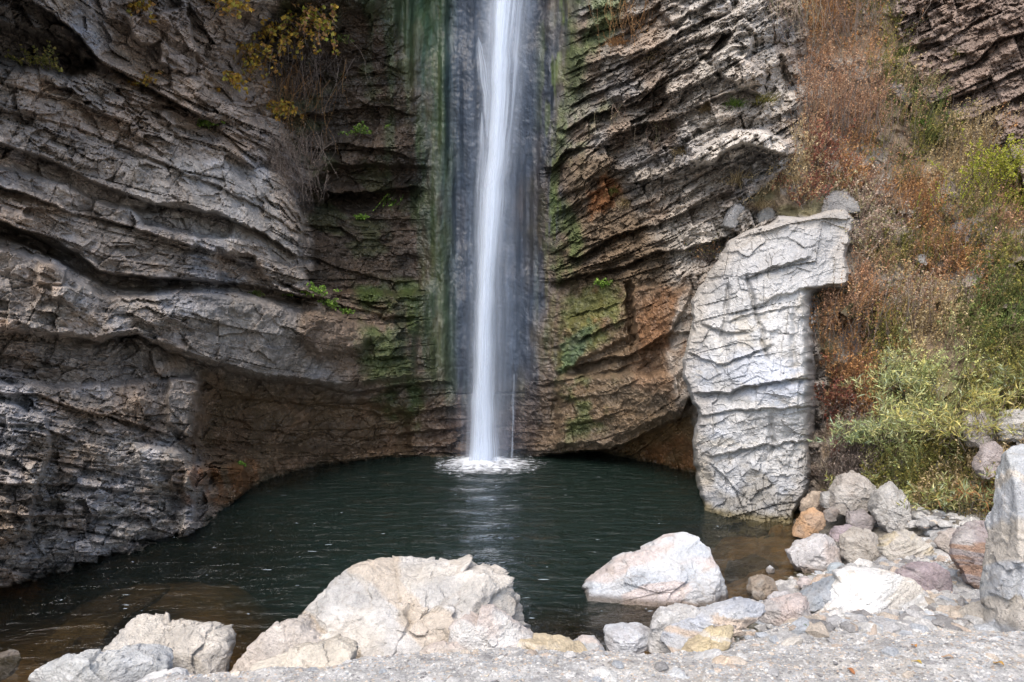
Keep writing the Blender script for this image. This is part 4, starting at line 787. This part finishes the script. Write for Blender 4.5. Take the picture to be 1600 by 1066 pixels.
# submerged stones seen through the shallow water
for i, (lb_, poly, zb, c1) in enumerate([
 ('long reddish brown stone under the water at left',[(80,975),(130,945),(200,928),(260,925),(240,945),(170,975),(100,995)],-.42,(.40,.24,.11)),
 ('brown stone under water just above the wide blocky boulder',[(60,1020),(85,985),(130,978),(170,985),(165,1020),(100,1040)],-.25,(.30,.19,.08)),
 ('broad brown slab under shallow water left of the big pool boulder',[(815,975),(830,950),(900,945),(960,948),(985,962),(940,985),(860,992)],-.22,(.30,.20,.10)),
 ('brown stone under the water right of the big pool boulder',[(1140,915),(1150,895),(1200,880),(1225,890),(1210,905),(1160,925)],-.2,(.27,.17,.09))]):
    cpx = np.mean([p[0] for p in poly]); crw = np.mean([p[1] for p in poly]); q = at(cpx, crw, 1.0); Yd = (zb-CAMZ)/(q[2]-CAMZ)
    boulder('submerged_rock', lb_, 'rock', poly, float(Yd), .55, c1, None, 70+i, 60, 4, .6, .2, 0, None, 1.0)

# ------------------------------------------------------------------ loose gravel and rubble (stuff)
ico = np.array([(0,1,1.618),(0,-1,1.618),(0,1,-1.618),(0,-1,-1.618),(1,1.618,0),(-1,1.618,0),(1,-1.618,0),(-1,-1.618,0),(1.618,0,1),(-1.618,0,1),(1.618,0,-1),(-1.618,0,-1)])/1.9
icf = np.array([(0,1,8),(0,8,4),(0,4,5),(0,5,9),(0,9,1),(1,6,8),(8,6,10),(8,10,4),(4,10,2),(4,2,5),(5,2,11),(5,11,9),(9,11,7),(9,7,1),(1,7,6),(3,2,10),(3,10,6),(3,6,7),(3,7,11),(3,11,2)])
PAL = 1.22*np.array([(.55,.54,.52),(.48,.47,.46),(.40,.39,.38),(.62,.60,.57),(.58,.50,.41),(.30,.29,.28),(.52,.43,.35),(.44,.46,.48),(.70,.68,.64)])
def pebbles(name, pts, sizes, pal=PAL, flat=.6, seed=1):
    r = np.random.default_rng(seed); n = len(pts)
    V = ico[None]*(1+r.uniform(-.28, .28, (n, 12, 3)))*(sizes[:, None, None])
    V[..., 2] *= flat*r.uniform(.6, 1.1, (n, 1)); V[..., 0] *= r.uniform(.8, 1.5, (n, 1))
    a = r.uniform(0, 6.28, (n, 1)); ca, sa = np.cos(a), np.sin(a); x = V[..., 0]*ca-V[..., 1]*sa; y = V[..., 0]*sa+V[..., 1]*ca
    tl_ = r.uniform(-.5, .5, (n, 1)); V = np.stack([x, y, V[..., 2]+x*tl_*.6], -1)
    V = V+pts[:, None]; Fc = (icf[None]+np.arange(n)[:, None, None]*12).reshape(-1, 3)
    c = pal[r.integers(0, len(pal), n)]*r.uniform(.8, 1.15, (n, 1))
    return tag(mesh_obj(name, V.reshape(-1, 3), Fc, M_GRAVEL, col=np.repeat(c, 12, 0), wet=np.zeros(n*12), smooth=False), kind='stuff')
def scat(n, x0, x1, y0, y1, dmax=-.03, seed=1):
    r = np.random.default_rng(seed); x = r.uniform(x0, x1, n); y = r.uniform(y0, y1, n); d = sdf(POOL, x, y); k = d < dmax; x, y = x[k], y[k]
    return np.stack([x, y, ground_z(x, y)], -1)
p1 = scat(56000, -3.4, 5.6, 4.4, 7.6, -.05, 3); s1 = .0050+.010*np.random.default_rng(4).random(len(p1))**2.5
pebbles('gravel', p1, s1, seed=5)
p2 = scat(3000, -3.2, 5.6, 4.4, 8.6, .12, 6); s2 = .011+.045*np.random.default_rng(7).random(len(p2))**5
pebbles('shingle', p2, s2, seed=8)
r_ = np.random.default_rng(9); cand = []
for _ in range(3400):
    px_ = r_.uniform(1180, 1640); rw_ = r_.uniform(800, 985)
    if rw_ < 1010-(px_-1100)*.55 - 40: continue
    cand.append((px_, rw_))
cand = np.array(cand); q = at(cand[:, 0], cand[:, 1], 1.0); Yg = np.full(len(cand), 7.5)
for _ in range(12):
    P = at(cand[:, 0], cand[:, 1], Yg); gz = ground_z(P[:, 0], P[:, 1]); Yg = (gz-CAMZ)/(q[:, 2]-CAMZ)
P = at(cand[:, 0], cand[:, 1], Yg); k = P[:, 2] > -.08; P = P[k]
pebbles('rubble', P, .022+.085*r_.random(len(P))**3, PAL*.85, .65, 10)

# ------------------------------------------------------------------ plants
def norm(v): return v/np.maximum(np.linalg.norm(v, axis=-1, keepdims=True), 1e-9)
def stems_mesh(base, dr, ln, droop, wid, colr, r, seg=5, wig=.04):
    n = len(base); t = np.linspace(0, 1, seg)
    off = r.normal(size=(n, 1, 3))*wig*ln[:, None, None]*np.sin(t*math.pi*1.5)[None, :, None]
    P = base[:, None]+dr[:, None]*(ln[:, None]*t[None])[..., None]+off
    P[..., 2] -= droop[:, None]*ln[:, None]*t[None]**2
    side = norm(np.cross(dr, r.normal(size=(n, 3))*.5+np.array([0, 1., 0])))
    wv = wid[:, None]*(1-.75*t[None])
    A = P+side[:, None]*wv[..., None]; B = P-side[:, None]*wv[..., None]
    B2 = P+norm(np.cross(side, dr))[:, None]*wv[..., None]*1.3
    V = np.stack([A, B, B2], 2).reshape(-1, 3)             # three-sided tapering stem
    i = (np.arange(n)*seg*3)[:, None, None]+(np.arange(seg-1)*3)[None, :, None]
    k = np.arange(3)[None, None]; k2 = (k+1) % 3
    Fc = np.stack([i+k, i+k2, i+k2+3, i+k+3], -1).reshape(-1, 4)
    return V, Fc, np.repeat(colr, seg*3, 0), P
def leaves_mesh(base, dr, ln, droop, per, t0, ll, lw, pal, r, spread=.9, up=.2):
    n = len(base); idx = np.repeat(np.arange(n), per); m = len(idx)
    t = t0+(1-t0)*r.random(m)**.8
    c = base[idx]+dr[idx]*(ln[idx]*t)[:, None]; c[:, 2] -= droop[idx]*ln[idx]*t**2
    tg = dr[idx].copy(); tg[:, 2] -= 2*droop[idx]*t; tg = norm(tg)
    d = norm(tg*(1-spread)+spread*norm(r.normal(size=(m, 3)))+np.array([0, 0, up]))
    s = norm(np.cross(d, r.normal(size=(m, 3))))
    l = (ll*r.uniform(.55, 1.25, m))[:, None]; w_ = (lw*r.uniform(.6, 1.2, m))[:, None]
    nrm = np.cross(d, s)*l*.12
    V = np.stack([c, c+d*l*.5+s*w_+nrm, c+d*l, c+d*l*.5-s*w_+nrm], 1).reshape(-1, 3)
    Fc = np.arange(m*4).reshape(-1, 4)
    cc = pal[r.integers(0, len(pal), m)]*r.uniform(.65, 1.3, (m, 1))
    return V, Fc, np.repeat(cc, 4, 0)
def cluster(r, n, pos, rad, L, lean, down=False, fan=.5):
    base = pos+np.stack([r.normal(size=n)*rad, r.normal(size=n)*rad*.6, r.normal(size=n)*rad*.25], -1)
    d = np.stack([r.normal(size=n)*fan, -abs(r.normal(size=n))*fan*.7-lean, np.full(n, -1.0 if down else 1.0)], -1)
    return base, norm(d), L*r.uniform(.55, 1.1, n)
def pal_(*a): return np.array(a, float)
rust = pal_((.42,.22,.09),(.34,.18,.08),(.50,.30,.13),(.28,.16,.08)); pinkb = pal_((.48,.28,.16),(.38,.22,.13),(.54,.36,.22),(.28,.17,.11))
straw = pal_((.48,.37,.20),(.40,.30,.15),(.55,.44,.27),(.33,.25,.13)); olive = pal_((.18,.18,.05),(.26,.24,.06),(.13,.14,.04),(.32,.26,.08))
ygreen = pal_((.38,.40,.05),(.30,.34,.05),(.46,.44,.07)); green = pal_((.12,.17,.04),(.17,.22,.06),(.12,.13,.04),(.25,.22,.09)); red = pal_((.26,.09,.06),(.22,.08,.06),(.32,.16,.10),(.28,.18,.09))
willow = pal_((.46,.50,.24),(.54,.52,.20),(.36,.42,.17),(.60,.56,.28),(.42,.48,.30)); yellow = pal_((.50,.33,.05),(.42,.25,.04),(.34,.30,.06),(.30,.16,.05)); creamp = pal_((.50,.42,.32),(.44,.34,.27),(.40,.36,.20),(.38,.26,.20)); twig = pal_((.24,.19,.16),(.30,.25,.21),(.17,.13,.11))
lime = pal_((.20,.34,.05),(.28,.42,.08),(.12,.22,.04))
def make_plant(name, label, cat, px_, row_, kind, pal, size, n, seed, group=None, pos=None, lean=.25):
    r = np.random.default_rng(5000+seed); p = surf(px_, row_, .05) if pos is None else np.array(pos, float)
    root = empty(name, p); tag(root, label, cat, group); o0 = np.zeros(3)
    tw = twig
    if kind == 'bush':      b, d, l = cluster(r, n, o0, size*.30, size, lean, fan=.55); dp = r.uniform(0, .25, n); per, t0, ll, lw, sp, wd = 26, .25, .045, .014, .9, .005
    elif kind == 'stalks':  b, d, l = cluster(r, n, o0, size*.35, size, lean*.5, fan=.16); dp = r.uniform(0, .08, n); per, t0, ll, lw, sp, wd = 34, .35, .028, .010, .8, .005
    elif kind == 'willow':  b, d, l = cluster(r, n, o0, size*.22, size, lean, fan=.75); dp = r.uniform(.1, .5, n); per, t0, ll, lw, sp, wd = 26, .15, .125, .0085, .6, .006
    elif kind == 'hang':    b, d, l = cluster(r, n, o0, size*.25, size, lean, True, .3); dp = r.uniform(0, .2, n); per, t0, ll, lw, sp, wd = 9, .2, .05, .015, .9, .007
    elif kind == 'vine':    b, d, l = cluster(r, n, o0, size*.35, size, .6, fan=.9); dp = r.uniform(.4, 1.6, n); per, t0, ll, lw, sp, wd = 14, .15, .085, .036, .9, .006
    elif kind == 'herb':    b, d, l = cluster(r, n, o0, size*.35, size, .5, fan=.8); dp = r.uniform(.1, .6, n); per, t0, ll, lw, sp, wd = 12, .2, .055, .020, .9, .003
    elif kind == 'twigs':   b, d, l = cluster(r, n, o0, size*.3, size, lean, fan=.8); dp = r.uniform(-.1, .4, n); per, t0, ll, lw, sp, wd = 5, .3, .03, .008, .9, .005
    elif kind == 'deadhang':b, d, l = cluster(r, n, o0, size*.35, size, lean, True, .28); dp = r.uniform(0, .1, n); per, t0, ll, lw, sp, wd = 4, .1, .03, .007, .9, .0032
    if kind in ('hang', 'deadhang'): tw = twig if pal is twig else pal*.8
    V, Fc, c, _ = stems_mesh(b, d, l, dp, wd*r.uniform(.6, 1.3, n), tw[r.integers(0, len(tw), n)], r, wig=.07)
    if n > 12: mesh_obj('stems', V, Fc, M_LEAF, parent=root, col=c)
    else:
        k3 = len(V)//n; k4 = len(Fc)//n
        for q_ in range(n): mesh_obj('stem', V[q_*k3:(q_+1)*k3], Fc[q_*k4:(q_+1)*k4]-q_*k3, M_LEAF, parent=root, col=c[q_*k3:(q_+1)*k3])
    V, Fc, c = leaves_mesh(b, d, l, dp, per, t0, ll*(.8+.2*min(size, 1.5)), lw, pal, r, sp)
    mesh_obj('leaves', V, Fc, M_LEAF, parent=root, col=c, smooth=False)
    return root
def grass_tuft(label, px_, row_, pal, size, n, seed, pos=None, fan=.6, droop=(.3, 1.2), group=None):
    r = np.random.default_rng(6000+seed); p = surf(px_, row_, .04) if pos is None else np.array(pos, float)
    b, d, l = cluster(r, n, np.zeros(3), size*.2, size, .35, fan=fan)
    V, Fc, c, _ = stems_mesh(b, d, l, r.uniform(*droop, n), .0045*r.uniform(.6, 1.4, n), pal[r.integers(0, len(pal), n)], r, 6)
    return tag(mesh_obj('grass_tuft', V+p, Fc, M_LEAF, col=c, loc=p), label, 'grass tuft', group)

# dry undergrowth over the slope: nobody could count it
CP = [((1280,20),rust),((1310,100),pinkb),((1340,60),rust),((1290,180),pinkb),((1350,170),pinkb),((1250,160),pinkb),((1300,240),red),((1260,300),red),((1380,30),olive),((1400,110),olive),((1440,180),green),((1450,210),olive),((1430,130),straw),
 ((1350,260),rust),((1400,260),olive),((1480,240),straw),((1520,210),straw),((1400,300),rust),((1340,330),creamp),((1360,360),creamp),((1380,300),pinkb),((1450,330),rust),((1430,400),olive),((1520,340),olive),((1490,300),straw),((1580,290),ygreen),((1560,360),pinkb),
 ((1350,450),pinkb),((1400,450),straw),((1450,450),pinkb),((1500,420),rust),((1550,400),olive),((1590,430),olive),((1560,470),green),((1520,500),green),((1590,520),green),((1480,500),straw),((1330,520),pinkb),((1300,560),rust),((1300,620),red),((1290,660),red),
 ((1380,540),olive),((1430,540),straw),((1350,600),rust),((1400,620),willow),((1470,600),willow),((1540,590),olive),((1590,600),olive),((1330,700),twig),((1400,700),willow),((1480,700),olive),((1560,720),straw),((1330,770),twig),((1400,770),olive),((1480,790),straw),((1540,800),olive),((1300,480),pinkb),((1250,250),straw),((1200,300),straw),((1600,100),straw),((1600,240),rust)]
CPX = np.array([c[0] for c in CP], float)
def undergrowth(n, seed, hmin, hmax, per, ll, lw, thr, name, kindw=.0035):
    r = np.random.default_rng(seed); xs = r.uniform(1150, 1760, n*2); ys = r.uniform(-60, 842, n*2)
    m = sdf(HILL, xs, ys) > 0
    m &= sdf(ROCKTR, xs, ys) < 8*r.normal(size=len(xs)); m &= sdf([(1150,330),(1215,300),(1340,325),(1335,440),(1285,450),(1285,560),(1295,700),(1285,790),(1180,830),(1060,560)], xs, ys) < -2
    m &= sdf([(1555,215),(1600,190),(1700,190),(1700,260),(1600,290),(1560,250)], xs, ys) < 4
    dens = .5+.5*fbm(xs/45, ys/45, None, 3, seed); m &= dens > thr+.10*r.normal(size=len(xs))
    xs, ys = xs[m][:n], ys[m][:n]; k = len(xs)
    i = np.clip(np.searchsorted(RW, ys)-1, 0, len(RW)-2); j = np.clip(np.searchsorted(PX, xs)-1, 0, len(PX)-2)
    P = at(xs, ys, YF[i, j]-.02)
    wx_, wy_ = xs+26*fbm(xs/40, ys/40, None, 3, 91), ys+26*fbm(xs/40, ys/40, None, 3, 92)
    nn = ((wx_[:, None]+14*r.normal(size=(k, 1))-CPX[None, :, 0])**2+(wy_[:, None]+14*r.normal(size=(k, 1))-CPX[None, :, 1])**2).argmin(1)
    K = 5; b = np.repeat(P, K, 0)+r.normal(size=(k*K, 3))*.05
    pal = np.stack([np.stack([CP[q][1][a % len(CP[q][1])] for a in range(4)]) for q in range(len(CP))])
    ci = pal[np.repeat(nn, K), r.integers(0, 4, k*K)]*r.uniform(.8, 1.6, (k*K, 1))
    d = norm(np.stack([r.normal(size=k*K)*.35, -abs(r.normal(size=k*K))*.3-.18, np.ones(k*K)], -1)); l = r.uniform(hmin, hmax, k*K); dp = r.uniform(0, .5, k*K)
    V1, F1, C1, _ = stems_mesh(b, d, l, dp, kindw*r.uniform(.6, 1.3, k*K), ci*.75+.03, r, 3)
    idx = np.repeat(np.arange(k*K), per)
    V2, F2, C2 = leaves_mesh(b, d, l, dp, per, .15, ll, lw, np.ones((1, 3)), r, .85)
    C2 = C2*np.repeat(ci[idx], 4, 0)
    tag(mesh_obj(name, np.concatenate([V1, V2]), np.concatenate([F1, F2+len(V1)]), M_LEAF, col=np.concatenate([C1, C2]), smooth=False), kind='stuff')
undergrowth(4300, 31, .12, .36, 7, .038, .0105, .41, 'dry_undergrowth')
undergrowth(1500, 32, .35, .8, 9, .034, .0095, .46, 'dry_weeds', .0042)

# single plants
PL = [
 ('vine','yellow-leaved vine sprawling over the dark overhang at upper left','vine',402,88,'vine',yellow*.8,.7,36),
 ('vine','yellow and green vine leaves under the roof of the dark recess, above the hanging roots','vine',490,38,'vine',np.concatenate([yellow,ygreen*.8,rust]),.7,46),
 ('vine','dense yellow and orange vine leaves hanging in front of the roof between its two neighbours','vine',445,52,'vine',yellow*.75,.8,34),
 ('vine','small clump of yellow leaves in the middle of the dry hanging thicket','vine',445,172,'vine',yellow,.35,22),
 ('vine','yellow leaves on the ledge left of the hanging thicket','vine',365,128,'vine',yellow,.35,18),
 ('vine','orange leaves at the top edge of the picture above the blocky rocks at left','vine',360,8,'vine',yellow,.4,18),
 ('vine','sparse yellow plant at the top edge above the pale rubble slope at left','vine',208,12,'vine',yellow*.8,.35,14),
 ('root_bundle','long grey roots hanging from the overhang under the yellow vine','hanging roots',478,80,'deadhang',twig,1.2,110),
 ('root_bundle','brown dry roots trailing down the dark recess left of the grey ones','hanging roots',425,110,'deadhang',rust,1.6,150),
 ('thicket','tangle of dead grey-brown twigs below the hanging vine, at the slab top','dry thicket',440,215,'deadhang',twig,1.1,200),
 ('thicket','lower fringe of the dead thicket touching the tip of the big grey slab','dry thicket',462,270,'deadhang',twig,.75,70),
 ('herb','small green plant between rocks on the pale rubble slope at left','plant',322,200,'herb',lime,.28,22),
 ('herb','faint brown plant in the dark gully at far left','plant',72,110,'herb',olive,.45,26),
 ('herb','yellowish plant on the rubble just above the long grey block at left','plant',235,132,'herb',yellow*.8,.25,14),
 ('fern','green and yellow ferns hanging in the recess left of the fall','fern',560,210,'herb',lime*.8,.32,24),
 ('fern','pale green trailing fern left of the green algae, under the big overhang','fern',612,305,'hang',lime*1.2,.5,12),
 ('fern','bright green moss cushion on the brown wall under the recess','moss cushion',566,342,'herb',lime*1.2,.14,18),
 ('fern','faint green fern high in the dark recess near the moss edge','fern',540,70,'herb',green,.25,14),
 ('herb','leafy green plant at the left of the ledge row above the grey band','plant',443,463,'herb',lime,.26,20),
 ('herb','tallest pale green plant in the middle of the ledge row','plant',488,462,'herb',lime*1.1,.36,26),
 ('herb','trailing green plant on the ledge, second from its right end','plant',512,478,'herb',lime*.8,.28,20),
 ('herb','small green plant at the right end of the ledge row','plant',542,490,'herb',lime*.9,.18,12),
 ('herb','low green growth inside the slot left of the ledge plants','plant',402,462,'herb',green,.16,18),
 ('herb','tiny green sprout on the wet ledge near the water at left','plant',377,726,'herb',lime,.08,8),
 ('herb','tiny green clump on the brown wall beside the green patch, right of the fall','plant',942,447,'herb',lime,.22,22),
 ('dead_grass','drooping grey dead grass under the stepped slabs, right of the fall','dead grass',985,170,'deadhang',creamp,.55,50),
 ('dead_grass','pale drooping dead stems hanging beside the white lens-shaped block','dead grass',1040,190,'deadhang',creamp,.55,50),
 ('dead_grass','brown dead grass hanging over the crack above the wet wall','dead grass',985,365,'deadhang',rust,.35,40),
 ('dead_grass','hanging brown stems at the top edge near the fall, on the right cliff','dead grass',990,0,'deadhang',rust,.9,50),
 ('dead_grass','pale hair-like roots hanging at the top edge left of the rusty scrub','dead grass',1235,0,'deadhang',creamp,.9,60),
 ('dead_grass','thin pale roots hanging from the overhang beside the left edge of the scrub','dead grass',1205,-5,'deadhang',creamp,.7,40),
 ('shrub','low brown shrub wedged between the wet wall and the white pillar','shrub',1112,408,'twigs',np.concatenate([rust,olive]),.5,60),
 ('shrub','small green and brown tuft in the crack of the white pillar','plant',1171,440,'herb',olive,.16,16),
 ('shrub','straw and red shrub on the ledge directly above the white pillar','shrub',1260,318,'bush',np.concatenate([red,straw]),.35,26),
 ('shrub','bright yellow-green bush at the right picture edge','shrub',1545,300,'bush',ygreen,.95,70),
 ('shrub','second yellow-green bush cut by the right picture edge','shrub',1592,300,'bush',ygreen*.9,.9,60),
 ('shrub','bright yellow spindly plant below and left of the yellow-green bush','shrub',1492,340,'stalks',ygreen,.6,16),
 ('shrub','cluster of red leaves low beside the shaded flank of the pillar','shrub',1300,640,'bush',red,.65,36),
 ('shrub','small red bush left in the rusty scrub above the pillar','shrub',1268,268,'bush',red,.5,30),
 ('shrub','cream seed-head shrub just right of the top of the pillar','shrub',1362,385,'bush',creamp,.7,50),
 ('shrub','bare pinkish twigs fanning out above the cream shrub','shrub',1375,335,'twigs',pinkb,.9,44),
 ('weed_stand','tall rusty weeds at the top edge of the slope','weeds',1320,70,'stalks',pinkb,1.5,70),
 ('weed_stand','stand of pink-brown dry stalks left of centre on the upper slope','weeds',1290,210,'stalks',pinkb,1.3,70),
 ('weed_stand','stand of pink-brown dry stalks right beside the first, nearer the green patch','weeds',1350,230,'stalks',pinkb,1.2,60),
 ('weed_stand','orange-brown weeds at the top picture edge next to the hanging roots','weeds',1275,50,'stalks',rust,1.1,40),
 ('weed_stand','straw-brown stalks under the grey cliff at upper right','weeds',1510,270,'stalks',straw,1.1,50),
 ('weed_stand','dry brown weeds in the middle of the slope right of the pillar cavity','weeds',1360,520,'stalks',rust,.9,60),
 ('weed_stand','dry tan weeds right of the brown ones in mid-slope','weeds',1430,510,'stalks',creamp,.9,50),
 ('weed_stand','rusty stalks in front of the dark earth under the pillar top','weeds',1300,540,'stalks',rust,.8,40),
 ('weed_stand','reddish brown weeds high under the yellow-green bush','weeds',1470,420,'stalks',rust,.8,44),
 ('willow_shrub','largest willow shrub with slender pale leaves in the middle of the lower slope','willow shrub',1420,690,'willow',willow,1.2,64),
 ('willow_shrub','willow shrub nearest the white pillar, with blue-green leaves','willow shrub',1345,700,'willow',willow*C(.9,1,1.1),.75,50),
 ('willow_shrub','upper willow shrub rising into the rusty weeds','willow shrub',1400,610,'willow',willow,.8,50),
 ('willow_shrub','thin-stemmed willow with yellowing leaves towards the right edge','willow shrub',1510,690,'willow',willow*C(1.05,.95,.75),1.1,64),
 ('willow_shrub','yellow-green willow at the foot of the slope above the cream boulder','willow shrub',1470,800,'willow',np.concatenate([willow,olive]),.7,40),
 ('willow_shrub','brownish willow just left of the tall right-edge rock','willow shrub',1545,790,'willow',np.concatenate([willow*.8,rust]),.75,60),
 ('willow_shrub','willow shrub at the right picture edge above the layered outcrop','willow shrub',1585,620,'willow',np.concatenate([willow*.8,olive]),.8,50),
 ('willow_shrub','sparse willow over the striped grey boulder','willow shrub',1392,800,'willow',willow,.6,60),
 ('willow_shrub','low olive willow sprouts hanging over the boulders at the foot of the slope','willow shrub',1345,775,'willow',np.concatenate([willow,olive]),.5,46),
 ('dead_brush','purple-brown dead brush at the right foot of the white pillar','dead brush',1295,745,'twigs',twig,.5,70),
 ('dead_brush','dark dead brush lying above the mauve flat stone','dead brush',1345,815,'twigs',twig,.35,60),
]
for k_, (nm, lb_, ct, px_, rw_, kd, pl_, sz, n_) in enumerate(PL): make_plant(nm, lb_, ct, px_, rw_, kd, pl_, sz, n_, k_)
GT = [('straw-coloured tuft drooping over the step of grey slabs at upper right of the fall',1035,95,straw,.4),('yellowish grass tuft on the right cliff below the stepped slabs',1108,172,straw,.35),
 ('green grass tuft just right of the yellowish one',1150,165,lime*.7,.3),('green and straw grass tuft left of the white lens-shaped block',1195,160,olive,.35),('large golden tuft hanging below the white lens-shaped block',1155,285,straw,.45),
 ('small pale tuft on the narrow ledge above the orange stain',975,320,straw,.3),('little dry tuft near the orange stain',1068,240,straw,.35),('dry grass tuft on the brow above the white pillar, left side',1190,322,straw,.3),
 ('brown tuft of grass beside the yellow leaves at the top right of the fall',965,70,rust,.35),('greenish tuft on the slab top right of the fall at mid height',960,300,olive,.25),
 ('vivid green grass patch below the grey outcrop on the upper slope',1440,195,lime*.75,.4),('second vivid green clump right under the first',1462,218,green,.35),('green grass clump in the cleft left of the upper right cliff',1405,85,green,.4),
 ('long green grass drooping at the right edge in mid-slope',1560,470,green,.55),('tall green grass left of the drooping clump',1520,510,green*1.2,.5),('green and straw grass under the drooping clump',1580,540,np.concatenate([green,straw]),.5),
 ('pale straw tuft hanging under the upper right cliff',1450,130,straw,.4),('golden tuft on the cleft top beside the scrub edge',1232,285,straw,.35),('dark green tuft on the face of the upper right cliff',1495,85,olive,.25)]
for k_, (lb_, px_, rw_, pl_, sz) in enumerate(GT): grass_tuft(lb_, px_, rw_, pl_, sz, 90, k_)
def on_ground(px_, rw_):
    Yq = 7.0; q = at(px_, rw_, 1.0)
    for _ in range(15):
        P = at(px_, rw_, Yq); gz = ground_z(np.array([P[0]]), np.array([P[1]]))[0]; Yq = float((gz-CAMZ)/(q[2]-CAMZ))
    return at(px_, rw_, Yq)
grass_tuft('little green plant at the left end of the broad white slab', 0, 0, lime*.7, .11, 60, 30, pos=on_ground(1266, 980), fan=.9)
grass_tuft('sprig of green at the foot of the mauve-grey slab', 0, 0, lime*.7, .06, 40, 31, pos=on_ground(1490, 945), fan=.9)
make_plant('weed', 'thin dry weed standing in front of the big pool boulder', 'weed', 0, 0, 'twigs', creamp, .22, 9, 90, pos=on_ground(1011, 985), lean=0)
grass_tuft('tiny blades of grass on the grey slab in front of the pool boulder', 0, 0, lime, .05, 12, 32, pos=on_ground(1161, 952)+np.array([0, 0, .05]), fan=.3)
# fallen leaves
r_ = np.random.default_rng(77)
for k_, (px_, rw_, lb_) in enumerate([(925,1032,'curled orange leaf beside the round grey rock'),(933,1022,'dry brown leaf leaning on the round grey rock'),(1428,1012,'flat orange leaf on bare gravel below the white slab'),(1432,1038,'yellow leaf lying on gravel, below the flat orange leaf'),(1560,1040,'ochre leaf on the gravel at the lower right'),(1480,1030,'faded tan leaf between the yellow leaf and the ochre one'),(1330,1052,'rusty leaf near the bottom edge, right of the orange-tinged stone'),(1030,1040,'dark red leaf on gravel below the blocky rock')]):
    p = on_ground(px_, rw_)+np.array([0, 0, .012]); a = r_.uniform(0, 6.28); n0 = 9; pts = []
    for i in range(n0):
        u = i/(n0-1); wd_ = .016*math.sin(math.pi*u)**.7; pts.append((u*.07-.035, wd_, .01*math.sin(u*5)+.006)); pts.append((u*.07-.035, 0, .01*math.sin(u*5))); pts.append((u*.07-.035, -wd_, .01*math.sin(u*5)+.008))
    V = np.array(pts); V = np.stack([V[:, 0]*math.cos(a)-V[:, 1]*math.sin(a), V[:, 0]*math.sin(a)+V[:, 1]*math.cos(a), V[:, 2]], -1)
    Fc = [[i*3+j, i*3+j+1, i*3+j+4, i*3+j+3] for i in range(n0-1) for j in range(2)]
    tag(mesh_obj('fallen_leaf', V+p, Fc, M_LEAF, col=np.tile(np.array([(.5,.24,.06),(.3,.16,.07),(.5,.25,.08),(.5,.36,.08),(.45,.27,.07),(.42,.3,.2),(.36,.16,.07),(.22,.07,.05)][k_]), (len(V), 1)), loc=p), lb_, 'leaf')
